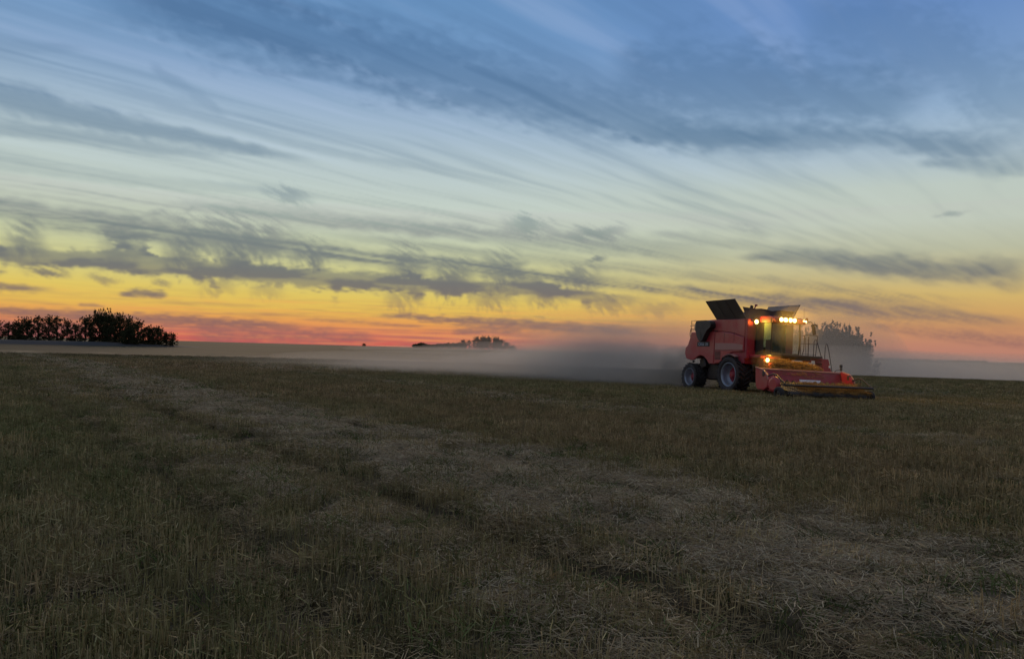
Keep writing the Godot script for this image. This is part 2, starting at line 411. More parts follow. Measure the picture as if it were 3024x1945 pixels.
func materials() -> void:
	var film := noise_alpha(4, Color(0.66, 0.47, 0.42), 0.04, 0.46, 0.012)
	var thin := noise_alpha(14, Color(0.5, 0.4, 0.34), 0.0, 0.26, 0.02)
	var thick := noise_alpha(8, Color(0.52, 0.44, 0.35), 0.3, 0.9, 0.02)
	var film_dark := noise_alpha(33, Color(0.36, 0.33, 0.31), 0.05, 0.55, 0.02)
	dusty("red_paint", lin(0.44, 0.02, 0.034), 0.42, film)
	dusty("red_clean", lin(0.32, 0.006, 0.03), 0.38, thin)
	dusty("red_dark", lin(0.34, 0.01, 0.035), 0.5, thin)
	dusty("decal_band", lin(0.46, 0.22, 0.18), 0.6, film)
	dusty("tank_metal", lin(0.075, 0.072, 0.06), 0.55, thin)
	dusty("black_plastic", lin(0.018, 0.018, 0.02), 0.6, noise_alpha(5, Color(0.4, 0.36, 0.32), 0.0, 0.3, 0.02))
	dusty("black_steel", lin(0.022, 0.02, 0.02), 0.5, noise_alpha(6, Color(0.4, 0.3, 0.22), 0.0, 0.35, 0.03))
	dusty("rubber", lin(0.016, 0.016, 0.018), 0.85, thick, 0.9)
	(M["rubber"] as StandardMaterial3D).detail_albedo = noise_alpha(21, Color(0.33, 0.31, 0.28), 0.0, 0.28, 0.03)
	dusty("side_rubber", lin(0.024, 0.022, 0.022), 0.9, film_dark, 0.9)
	dusty("rim_silver", lin(0.28, 0.35, 0.44), 0.4, noise_alpha(22, Color(0.5, 0.44, 0.38), 0.0, 0.5, 0.02), 0.8, 0.35)
	plain("cab_trim", lin(0.02, 0.02, 0.02), 0.7)
	plain("seat_cloth", lin(0.03, 0.03, 0.035), 0.9)
	plain("white_decal", lin(0.78, 0.8, 0.84), 0.5)
	plain("badge_grey", lin(0.36, 0.42, 0.5), 0.5)
	plain("amber_lens", lin(0.6, 0.16, 0.02), 0.25)
	plain("reflector_red", lin(0.5, 0.02, 0.02), 0.2)
	plain("belt_rubber", lin(0.06, 0.062, 0.062), 0.8)
	var glass := plain("cab_glass", Color(0.55, 0.68, 0.6, 0.1), 0.05)
	glass.transparency = BaseMaterial3D.TRANSPARENCY_ALPHA
	var sheen_glass := plain("sky_sheen_glass", Color(0.5, 0.62, 0.54, 0.5), 0.6)  # pale diffuse tint stands in for the sky mirrored in the pane
	sheen_glass.transparency = BaseMaterial3D.TRANSPARENCY_ALPHA
	var bulb := plain("lamp_glow", Color(1.0, 0.9, 0.7), 0.4)
	bulb.emission_enabled = true
	bulb.emission = Color(1.0, 0.87, 0.5)
	bulb.emission_energy_multiplier = 6.0
	# what grows and lies on the field; each copy carries its own tone
	for key in ["straw", "leaf", "bark", "soil", "road"]:
		var m := plain(key, Color.WHITE, 0.95)
		m.vertex_color_use_as_albedo = true
		m.metallic_specular = 0.2
	var leaf: StandardMaterial3D = M["leaf"]
	leaf.backlight_enabled = true
	leaf.backlight = lin(0.25, 0.25, 0.12)
	var soil: StandardMaterial3D = M["soil"]
	soil.albedo_texture = noise_grey(17, 0.62, 1.0, 0.03)
	soil.uv1_triplanar = true
	soil.uv1_world_triplanar = true
	soil.uv1_scale = Vector3.ONE * 0.21
	var road: StandardMaterial3D = M["road"]
	road.albedo_color = lin(0.075, 0.075, 0.072)


func tag(o: Node, label: String, category: String, group := "", kind := "") -> Node:
	o.set_meta("label", label)
	o.set_meta("category", category)
	if group:
		o.set_meta("group", group)
	if kind:
		o.set_meta("kind", kind)
	return o


func begin() -> SurfaceTool:
	var st := SurfaceTool.new()
	st.begin(Mesh.PRIMITIVE_TRIANGLES)
	return st


func build(called: String, st: SurfaceTool, material: String, parent: Node, smooth := true) -> MeshInstance3D:
	var o := MeshInstance3D.new()
	o.name = called
	if smooth:
		st.generate_normals()
	o.mesh = st.commit()
	o.material_override = M[material]
	parent.add_child(o, true)
	return o


func base(called: String, parent: Node) -> Node3D:
	var o := Node3D.new()
	o.name = called
	parent.add_child(o, true)
	return o


func tri(st: SurfaceTool, a: Vector3, b: Vector3, c: Vector3, out: Vector3) -> void:
	if (b - a).cross(c - a).dot(out) > 0.0:
		st.add_vertex(a); st.add_vertex(c); st.add_vertex(b)
	else:
		st.add_vertex(a); st.add_vertex(b); st.add_vertex(c)


func quad(st: SurfaceTool, a: Vector3, b: Vector3, c: Vector3, d: Vector3, out: Vector3) -> void:
	tri(st, a, b, c, out)
	tri(st, a, c, d, out)


func box(st: SurfaceTool, centre: Vector3, size: Vector3, r := 0.012, basis_ := Basis.IDENTITY) -> void:
	# a box with chamfered edges
	st.set_smooth_group(-1)
	var h := size * 0.5
	r = minf(r, minf(h.x, minf(h.y, h.z)) * 0.9)
	var f := func(x: float, y: float, z: float) -> Vector3: return centre + basis_ * Vector3(x, y, z)
	for axis in 3:
		var u := (axis + 1) % 3
		var v := (axis + 2) % 3
		for s in [-1.0, 1.0]:
			var q := []
			for k in [[-1, -1], [1, -1], [1, 1], [-1, 1]]:
				var p := Vector3.ZERO
				p[axis] = s * h[axis]
				p[u] = k[0] * (h[u] - r)
				p[v] = k[1] * (h[v] - r)
				q.append(f.call(p.x, p.y, p.z))
			var n := Vector3.ZERO
			n[axis] = s
			quad(st, q[0], q[1], q[2], q[3], basis_ * n)
			for s2 in [-1.0, 1.0]:
				# the chamfer between the faces of axis and u
				var q2 := []
				for k in [[0, -1], [0, 1], [1, 1], [1, -1]]:
					var p := Vector3.ZERO
					p[v] = k[1] * (h[v] - r)
					p[axis] = s * (h[axis] - (r if k[0] else 0.0))
					p[u] = s2 * (h[u] - (0.0 if k[0] else r))
					q2.append(f.call(p.x, p.y, p.z))
				var n2 := Vector3.ZERO
				n2[axis] = s
				n2[u] = s2
				quad(st, q2[0], q2[1], q2[2], q2[3], basis_ * n2)
	for sx in [-1.0, 1.0]:
		for sy in [-1.0, 1.0]:
			for sz in [-1.0, 1.0]:
				tri(st, f.call(sx * h.x, sy * (h.y - r), sz * (h.z - r)), f.call(sx * (h.x - r), sy * h.y, sz * (h.z - r)), f.call(sx * (h.x - r), sy * (h.y - r), sz * h.z), basis_ * Vector3(sx, sy, sz))


func tube(st: SurfaceTool, pts: Array, r: float, sides := 8, r_end := -1.0) -> void:
	st.set_smooth_group(1)
	var rings := []
	for i in pts.size():
		var p: Vector3 = pts[i]
		var t: Vector3 = (pts[mini(i + 1, pts.size() - 1)] - pts[maxi(i - 1, 0)]).normalized()
		var a := t.cross(Vector3.UP if absf(t.y) < 0.9 else Vector3.RIGHT).normalized()
		var b := t.cross(a)
		var rr := r if r_end < 0.0 else lerpf(r, r_end, float(i) / (pts.size() - 1))
		var ring := []
		for k in sides:
			var g := TAU * k / sides
			ring.append(p + (a * cos(g) + b * sin(g)) * rr)
		rings.append(ring)
	for i in pts.size() - 1:
		for k in sides:
			var k2 := (k + 1) % sides
			var out: Vector3 = rings[i][k] + rings[i][k2] - pts[i] * 2.0
			quad(st, rings[i][k], rings[i][k2], rings[i + 1][k2], rings[i + 1][k], out)
	st.set_smooth_group(-1)
	for e in [0, pts.size() - 1]:
		var out: Vector3 = pts[e] - pts[1 if e == 0 else e - 1]
		for k in sides - 2:
			tri(st, rings[e][0], rings[e][k + 1], rings[e][k + 2], out)


func lathe(st: SurfaceTool, profile: Array, centre: Vector3, axis: Vector3, segs := 40, sharp := false) -> void:
	# profile: Vector2(radius, along the axis), listed so that the outside lies to its left
	var a := axis.cross(Vector3.UP if absf(axis.y) < 0.9 else Vector3.RIGHT).normalized()
	var b := axis.cross(a)
	st.set_smooth_group(-1 if sharp else 2)
	for i in profile.size() - 1:
		var p: Vector2 = profile[i]
		var q: Vector2 = profile[i + 1]
		for k in segs:
			var g0 := TAU * k / segs
			var g1 := TAU * (k + 1) / segs
			var d0 := a * cos(g0) + b * sin(g0)
			var d1 := a * cos(g1) + b * sin(g1)
			var n2 := Vector2(q.y - p.y, p.x - q.x)
			var out := (d0 + d1) * 0.5 * n2.x + axis * n2.y
			if sharp == false and absf(q.x - p.x) > absf(q.y - p.y) * 20.0:
				st.set_smooth_group(-1)
			else:
				st.set_smooth_group(-1 if sharp else 2)
			quad(st, centre + d0 * p.x + axis * p.y, centre + d1 * p.x + axis * p.y, centre + d1 * q.x + axis * q.y, centre + d0 * q.x + axis * q.y, out)


func slab(st: SurfaceTool, poly: PackedVector2Array, z0: float, z1: float, bevel := 0.0) -> void:
	# an outline in x and y, given a thickness in z; z1 is the face that shows and may be bevelled
	st.set_smooth_group(-1)
	var index := Geometry2D.triangulate_polygon(poly)
	var mid := Vector2.ZERO
	for p in poly:
		mid += p / poly.size()
	var face := PackedVector2Array()
	var grown: Array = []
	if bevel > 0.0:
		grown = Geometry2D.offset_polygon(poly, -bevel, Geometry2D.JOIN_MITER)
	face = poly
	var s := signf(z1 - z0)
	if bevel > 0.0 and grown.size() == 1 and grown[0].size() == poly.size():
		# match each corner with the nearest corner of the shrunken outline
		face = PackedVector2Array()
		for p in poly:
			var best: Vector2 = grown[0][0]
			for q in grown[0]:
				if p.distance_squared_to(q) < p.distance_squared_to(best):
					best = q
			face.append(best)
	var zb := z1 - s * bevel * 0.6 if face != poly else z1
	for i in range(0, index.size(), 3):
		var f := [face[index[i]], face[index[i + 1]], face[index[i + 2]]]
		var g := [poly[index[i]], poly[index[i + 1]], poly[index[i + 2]]]
		tri(st, Vector3(f[0].x, f[0].y, z1), Vector3(f[1].x, f[1].y, z1), Vector3(f[2].x, f[2].y, z1), Vector3(0, 0, s))
		tri(st, Vector3(g[0].x, g[0].y, z0), Vector3(g[1].x, g[1].y, z0), Vector3(g[2].x, g[2].y, z0), Vector3(0, 0, -s))
	var turn := 1.0 if Geometry2D.is_polygon_clockwise(poly) else -1.0
	for i in poly.size():
		var k := (i + 1) % poly.size()
		var e := (poly[k] - poly[i]).orthogonal() * -turn
		var out := Vector3(-e.x, -e.y, 0) * 1.0
		quad(st, Vector3(poly[i].x, poly[i].y, z0), Vector3(poly[k].x, poly[k].y, z0), Vector3(poly[k].x, poly[k].y, zb), Vector3(poly[i].x, poly[i].y, zb), -out)
		if face != poly:
			quad(st, Vector3(poly[i].x, poly[i].y, zb), Vector3(poly[k].x, poly[k].y, zb), Vector3(face[k].x, face[k].y, z1), Vector3(face[i].x, face[i].y, z1), -out + Vector3(0, 0, s * out.length()))


func sheet(st: SurfaceTool, a: Vector3, b: Vector3, c: Vector3, d: Vector3, thick: float) -> void:
	# a flat plate with corners a b c d and a thickness
	st.set_smooth_group(-1)
	var n := (b - a).cross(d - a).normalized() * thick * 0.5
	quad(st, a + n, b + n, c + n, d + n, n)
	quad(st, a - n, b - n, c - n, d - n, -n)
	var q := [a, b, c, d]
	var mid := (a + b + c + d) / 4.0
	for i in 4:
		var k := (i + 1) % 4
		quad(st, q[i] - n, q[k] - n, q[k] + n, q[i] + n, (q[i] + q[k]) * 0.5 - mid)


# ==================================================================== the ground

func ground(x: float, z: float) -> float:
	var d := sqrt(x * x + z * z)
	var az := rad_to_deg(atan2(x, -z))
	var behind := smoothstep(100.0, 60.0, absf(az))
	var wr := smoothstep(-20.0, 8.0, az)
	var far_right := smoothstep(1.0, 15.0, az)
	var h := -0.19 * smoothstep(8.0, 38.0, d) * wr
	var p := Vector2(x - COMBINE_AT.x, z - COMBINE_AT.z)
	var g := exp(-p.length_squared() / 130.0)
	h += (p.x * RIGHTHAND.x + p.y * RIGHTHAND.z) * 0.0303 * g
	h += dune_noise.get_noise_2d(x * 0.045, z * 0.045) * 0.1 * smoothstep(4.0, 22.0, d) * (1.0 - g) * smoothstep(150.0, 80.0, d)
	if d < 40.0:
		h += rough_noise.get_noise_2d(x * 0.9, z * 0.9) * 0.03 * smoothstep(40.0, 15.0, d)
		var n := row_coordinate(x, z)
		h -= 0.1 * rut(n) * smoothstep(40.0, 25.0, d)
		h += 0.06 * band(n, 5.3, 0.8)
	# to the right the field tips over a brow and drops into a hollow
	var right := -0.2 * smoothstep(60.0, 118.0, d) - 3.4 * smoothstep(118.0, 190.0, d) + 7.4 * smoothstep(230.0, 660.0, d)
	var left := 0.13 * exp(-pow((d - 68.0) / 12.0, 2.0)) - 0.35 * smoothstep(72.0, 108.0, d) + 3.75 * smoothstep(108.0, 530.0, d)
	h += lerpf(left, right, far_right) * lerpf(0.4, 1.0, behind)
	return h


func row_coordinate(x: float, z: float) -> float:
	# metres across the rows that the machine has left
	return 0.83 * x - 0.55 * z + dune_noise.get_noise_2d(x * 0.02 + 7.0, z * 0.02) * 0.4


func band(n: float, at: float, half: float) -> float:
	var u := (n - at) / half
	return exp(-u * u)


func rut(n: float) -> float:
	# the tracks of wheels beside the rows
	return maxf(maxf(band(n, 3.75, 0.27), band(n, 1.8, 0.24) * 0.7), maxf(maxf(band(n, 16.0, 0.3), band(n, 20.2, 0.3) * 0.6), maxf(band(n, 6.4, 0.2) * 0.6, band(n, 11.5, 0.25) * 0.35)))


func paleness(x: float, z: float) -> float:
	# how much loose grey straw lies here
	var n := row_coordinate(x, z)
	var v := smoothstep(3.9, 4.5, n) * smoothstep(9.2, 6.6, n) * 0.95
	v = maxf(v, band(n, 2.9, 0.55) * 0.75)
	v = maxf(v, smoothstep(16.2, 16.8, n) * smoothstep(19.6, 18.4, n) * 0.62)
	v = maxf(v, band(n, 30.4, 1.2) * 0.3)
	v = maxf(v, band(n, 40.2, 1.5) * smoothstep(14.0, 19.0, x))
	v = maxf(v, band(n, 47.0, 1.0) * smoothstep(16.0, 22.0, x) * 0.7)
	v *= 0.96 + 0.2 * patch_noise.get_noise_2d(x * 0.35, z * 0.35)
	v += clampf(patch_noise.get_noise_2d(x * 0.11 + 50.0, z * 0.11) - 0.25, 0.0, 1.0) * 0.15
	v *= 1.0 - 0.85 * rut(n)
	return clampf(v, 0.0, 1.0)


func field_tone(x: float, z: float, fresh := 0.0) -> Color:
	# the linear colour of the standing stubble
	var n := row_coordinate(x, z)
	var d := sqrt(x * x + z * z)
	var wide := patch_noise.get_noise_2d(x * 0.028, z * 0.028)
	var small := patch_noise.get_noise_2d(x * 0.16 + 9.0, z * 0.16)
	var green := clampf(0.34 + wide * 0.55 + small * 0.3 + 0.34 * smoothstep(4.2, 1.0, n) - 0.2 * smoothstep(8.0, 10.0, n) * smoothstep(17.0, 14.0, n) + 0.3 * smoothstep(19.0, 24.0, n) + fresh, 0.0, 1.0)
	var c := Color(0.21, 0.16, 0.084).lerp(Color(0.122, 0.138, 0.056), green)
	c = c.lerp(Color(0.27, 0.22, 0.125), clampf(small * 0.8, 0.0, 0.35))
	c = c.lerp(Color(0.09, 0.07, 0.045), rut(n) * 0.6)
	if d > 80.0:
		# farther off: strips of greener regrowth and of bare tan ground
		var strip := patch_noise.get_noise_2d(x * 0.004 + 3.0, z * 0.03)
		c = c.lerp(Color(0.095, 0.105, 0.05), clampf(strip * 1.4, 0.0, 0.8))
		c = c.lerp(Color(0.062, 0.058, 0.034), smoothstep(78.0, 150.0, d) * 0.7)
	return c


func field() -> void:
	var radii := [0.0, 0.7]
	while radii[-1] < 6500.0:
		radii.append(radii[-1] * (1.036 if radii[-1] < 800.0 else 1.12) + 0.06)
	var turns := []
	var a := -52.0
	while a < 52.0:
		turns.append(a)
		a += 0.5
	while a < 308.0:
		turns.append(a)
		a += 4.0
	var st := begin()
	st.set_smooth_group(0)
	var cols := turns.size()
	for r in radii:
		for t in turns:
			var x: float = sin(deg_to_rad(t)) * r
			var z: float = -cos(deg_to_rad(t)) * r
			var pale := paleness(x, z) if r < 160.0 else 0.0
			var c := field_tone(x, z)
			# soil and chaff between the stalks, darkened close by as painted shade; far off the stalks and the ground run together
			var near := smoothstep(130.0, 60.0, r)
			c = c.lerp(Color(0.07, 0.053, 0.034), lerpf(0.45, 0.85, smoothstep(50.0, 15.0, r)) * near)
			c = c.lerp(Color(0.34, 0.275, 0.17), pale * lerpf(0.7, 0.25, smoothstep(50.0, 15.0, r)))
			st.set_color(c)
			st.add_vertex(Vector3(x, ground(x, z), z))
	for i in radii.size() - 1:
		for k in cols:
			var k2 := (k + 1) % cols
			var p := i * cols + k
			var q := i * cols + k2
			st.add_index(p); st.add_index(q); st.add_index(q + cols)
			st.add_index(p); st.add_index(q + cols); st.add_index(p + cols)
	var o := build("field", st, "soil", self)
	o.set_meta("kind", "structure")
	o.set_meta("label", "wide harvested grain field running to the horizon")
	o.set_meta("category", "field")


func gravel_road() -> void:
	# a raised road along the far left edge, in front of the trees
	var st := begin()
	st.set_smooth_group(-1)
	var last := []
	for i in 61:
		var t := i / 60.0
		var az := lerpf(-48.0, -19.0, t)
		var d := lerpf(214.0, 268.0, t)
		var dir := Vector3(sin(deg_to_rad(az)), 0, -cos(deg_to_rad(az)))
		var ring := []
		for k in [[-9.0, -0.1], [-4.2, 0.95], [4.0, 1.05], [9.0, -0.1]]:
			var p: Vector3 = dir * (d + k[0])
			var lift: float = k[1] * smoothstep(1.0, 0.72, t)
			p.y = ground(p.x, p.z) * (1.0 if k[1] < 0.0 else 0.6) + lift * 1.0 - 0.02 + (0.4 * 0.4 if k[1] > 0.0 else 0.0)
			ring.append(p)
		if last:
			for k in 3:
				st.set_color(Color(1, 1, 1) if k == 1 else Color(0.8, 0.82, 0.84))
				quad(st, last[k], ring[k], ring[k + 1], last[k + 1], Vector3.UP)
		last = ring
	var o := build("gravel_road", st, "road", self)
	o.set_meta("kind", "structure")
	o.set_meta("label", "grey gravel road on a low bank in front of the left trees")
	o.set_meta("category", "road")


# ==================================================================== stubble and loose straw

func stalk(st: SurfaceTool, p: Vector3, q: Vector3, wide: float, tone: Color, sides := 3) -> void:
	var t := (q - p).normalized()
	var a := t.cross(Vector3(0.31, 0.2, 0.93)).normalized()
	var b := t.cross(a)
	st.set_color(tone)
	if sides < 3:
		var s := a.rotated(t, p.x * 977.0)
		quad(st, p - s * wide, p + s * wide, q + s * wide * 0.6, q - s * wide * 0.6, b)
		return
	for k in 3:
		var g0 := TAU * k / 3.0
		var g1 := TAU * (k + 1) / 3.0
		var u := (a * cos(g0) + b * sin(g0)) * wide
		var v := (a * cos(g1) + b * sin(g1)) * wide
		quad(st, p + u, p + v, q + v * 0.75, q + u * 0.75, u + v)


func clump(kind: String, seed_: int, coarse: float) -> Mesh:
	var r := RandomNumberGenerator.new()
	r.seed = seed_
	var st := begin()
	st.set_smooth_group(-1)
	var n: int = {"standing": 40, "lying": 130, "weed": 40}[kind]
	n = int(n / sqrt(coarse))
	for i in n:
		var g := r.randf() * TAU
		var p := Vector3(cos(g), 0, sin(g)) * sqrt(r.randf()) * 0.24 * (1.0 if coarse < 1.5 else 1.5)
		var v := r.randf_range(0.55, 1.35)
		var tone := Color(v, v * r.randf_range(0.9, 1.02), v * r.randf_range(0.8, 1.0))
		match kind:
			"standing":
				var h := r.randf_range(0.09, 0.19)
				var tip := p + Vector3(r.randfn() * 0.022, h, r.randfn() * 0.022)
				stalk(st, p - Vector3(0, 0.03, 0), tip, r.randf_range(0.0021, 0.0034) * coarse, tone, 3 if coarse < 1.5 else 2)
				if r.randf() < 0.7:
					# a torn leaf that bends away
					var from := p.lerp(tip, r.randf_range(0.4, 0.95))
					var to := from + Vector3(r.randfn() * 0.05, r.randf_range(-0.05, 0.05), r.randfn() * 0.05)
					stalk(st, from, to, 0.0035 * coarse, tone * 0.9, 2)
			"lying":
				var y := r.randf_range(0.01, 0.09)
				var dir := Vector3(r.randfn(), r.randfn() * 0.22, r.randfn()).normalized() * r.randf_range(0.02, 0.035 + 0.075 * r.randf())
				stalk(st, p + Vector3(0, y, 0) - dir, p + Vector3(0, y, 0) + dir, r.randf_range(0.0015, 0.0028) * coarse, tone, 3 if coarse < 1.5 else 2)
			"weed":
				var lean := Vector3(r.randfn() * 0.05, r.randf_range(0.05, 0.15), r.randfn() * 0.05)
				var mid := p + lean * 0.6
				var tip := p + lean + Vector3(lean.x, -0.01, lean.z) * 0.6
				stalk(st, p, mid, 0.0045 * coarse, tone, 2)
				stalk(st, mid, tip, 0.003 * coarse, tone, 2)
	st.generate_normals()
	return st.commit()


func stubble() -> void:
	var root := base("stubble", self)
	tag(root, "short cut stubble with weeds and loose straw covering the field", "stubble", "", "stuff")
	var r := RandomNumberGenerator.new()
	r.seed = 99
	# nearest distance, farthest, clumps to the square metre, how coarse the stalks are
	for zone in [[2.0, 12.0, 30.0, 1.0], [12.0, 26.0, 20.0, 1.3], [26.0, 55.0, 9.0, 2.4], [55.0, 135.0, 2.4, 4.5]]:
		var sets := {}
		for kind in ["standing", "lying", "weed"]:
			for v in 3:
				sets[kind + str(v)] = [[], []]
		var half := deg_to_rad(41.0)
		var area: float = half * (zone[1] * zone[1] - zone[0] * zone[0])
		for i in int(area * zone[2]):
			var d := sqrt(lerpf(zone[0] * zone[0], zone[1] * zone[1], r.randf()))
			var g := r.randf_range(-half, half)
			var x := sin(g) * d
			var z := -cos(g) * d
			var pale := paleness(x, z)
			var tone := field_tone(x, z, 0.0)
			var kind := "standing"
			var pick := r.randf()
			if pick < pale * 0.78 + 0.1 + 0.45 * rut(row_coordinate(x, z)):
				kind = "lying"
				tone = Color(0.28, 0.222, 0.125).lerp(Color(0.37, 0.32, 0.22), pale * r.randf_range(0.6, 1.0))
			elif pick > 0.86 and tone.g > tone.r * 0.72:
				kind = "weed"
				tone = Color(0.09, 0.115, 0.04)
			else:
				tone = tone.lerp(Color(0.38, 0.3, 0.165), r.randf() * r.randf() * 0.9) * 1.15
			tone *= r.randf_range(0.9, 1.5)
			var s := r.randf_range(0.8, 1.2)
			var flat := 1.0 - 0.6 * rut(row_coordinate(x, z)) if d < 60.0 else 1.0
			var b := Basis(Vector3.UP, r.randf() * TAU).scaled(Vector3(s, s * flat * r.randf_range(0.85, 1.25), s))
			var key := kind + str(r.randi() % 3)
			sets[key][0].append(Transform3D(b, Vector3(x, ground(x, z), z)))
			sets[key][1].append(Color(tone.r, tone.g, tone.b))
		for key: String in sets:
			var places: Array = sets[key][0]
			if places.is_empty():
				continue
			var mm := MultiMesh.new()
			mm.transform_format = MultiMesh.TRANSFORM_3D
			mm.use_colors = true
			mm.mesh = clump(key.left(-1), key.hash() % 1000, zone[3])
			mm.instance_count = places.size()
			for i in places.size():
				mm.set_instance_transform(i, places[i])
				mm.set_instance_color(i, sets[key][1][i])
			var o := MultiMeshInstance3D.new()
			o.name = {"standing": "cut_stalks", "lying": "loose_straw", "weed": "weeds"}[key.left(-1)]
			o.multimesh = mm
			o.material_override = M["straw"]
			o.set_meta("kind", "stuff")
			root.add_child(o, true)


# ==================================================================== trees

func leaf_blob(st: SurfaceTool, r: RandomNumberGenerator, centre: Vector3, size: Vector3, count: int, leaf: float, dark: float) -> void:
	for i in count:
		var dir := Vector3(r.randfn(), r.randfn(), r.randfn()).normalized()
		var p := centre + dir * size * pow(r.randf(), 0.45)
		var n := Vector3(r.randfn(), r.randfn(), r.randfn()).normalized()
		var u := n.cross(Vector3(0.3, 0.9, 0.2)).normalized() * leaf * r.randf_range(0.6, 1.3)
		var v := n.cross(u).normalized() * leaf * r.randf_range(0.4, 0.8)
		var k := dark * r.randf_range(0.6, 1.4)
		st.set_color(Color(0.055 * k, 0.06 * k, 0.03 * k))
		# a leaf cluster: a bent pair of faces with pointed ends
		tri(st, p - u, p + v * 0.8, p + u * 0.9, n)
		tri(st, p - u, p - v * 0.8 + n * leaf * 0.2, p + u * 0.9, n)


func make_tree(called: String, seed_: int, high: float, wide: float, lobes: int, airy: float) -> Node3D:
	var r := RandomNumberGenerator.new()
	r.seed = seed_
	var o := Node3D.new()
	o.name = called
	var wood := begin()
	wood.set_color(Color(0.05, 0.042, 0.035))
	var top := Vector3(r.randfn() * 0.04 * high, high * 0.82, r.randfn() * 0.04 * high)
	tube(wood, [Vector3(0, -0.6, 0), Vector3(0, high * 0.3, 0), top.lerp(Vector3(0, high * 0.6, 0), 0.5), top], high * 0.022, 7, 0.02)
	var crown := begin()
	crown.set_smooth_group(-1)
	for i in lobes:
		var t := (i + 0.5) / lobes
		var g := i * 2.4 + r.randf()
		# narrow at the foot and the top, widest in the lower middle
		var spread := wide * (0.3 + 0.7 * sin(PI * pow(clampf(t * 0.92 + 0.06, 0.0, 1.0), 0.6))) * r.randf_range(0.3, 1.0)
		var c := Vector3(cos(g) * spread, high * (0.07 + 0.82 * t), sin(g) * spread)
		tube(wood, [Vector3(0, c.y * 0.62, 0), Vector3(c.x * 0.5, c.y * 0.85, c.z * 0.5), c], high * 0.008, 5, 0.012)
		var s := wide * r.randf_range(0.26, 0.48)
		leaf_blob(crown, r, c, Vector3(s, s * r.randf_range(0.7, 1.1), s), int(270 * airy), high * 0.016, 1.0)
		# a few sprigs that stick out of the outline
		for k in 5:
			var tip := c + Vector3(r.randfn() * s * 0.8, s * r.randf_range(0.5, 1.8), r.randfn() * s * 0.8)
			leaf_blob(crown, r, tip, Vector3(s * 0.14, s * 0.42, s * 0.14), int(22 * airy), high * 0.017, 1.0)
	build("trunk", wood, "bark", o)
	build("crown", crown, "leaf", o)
	return o


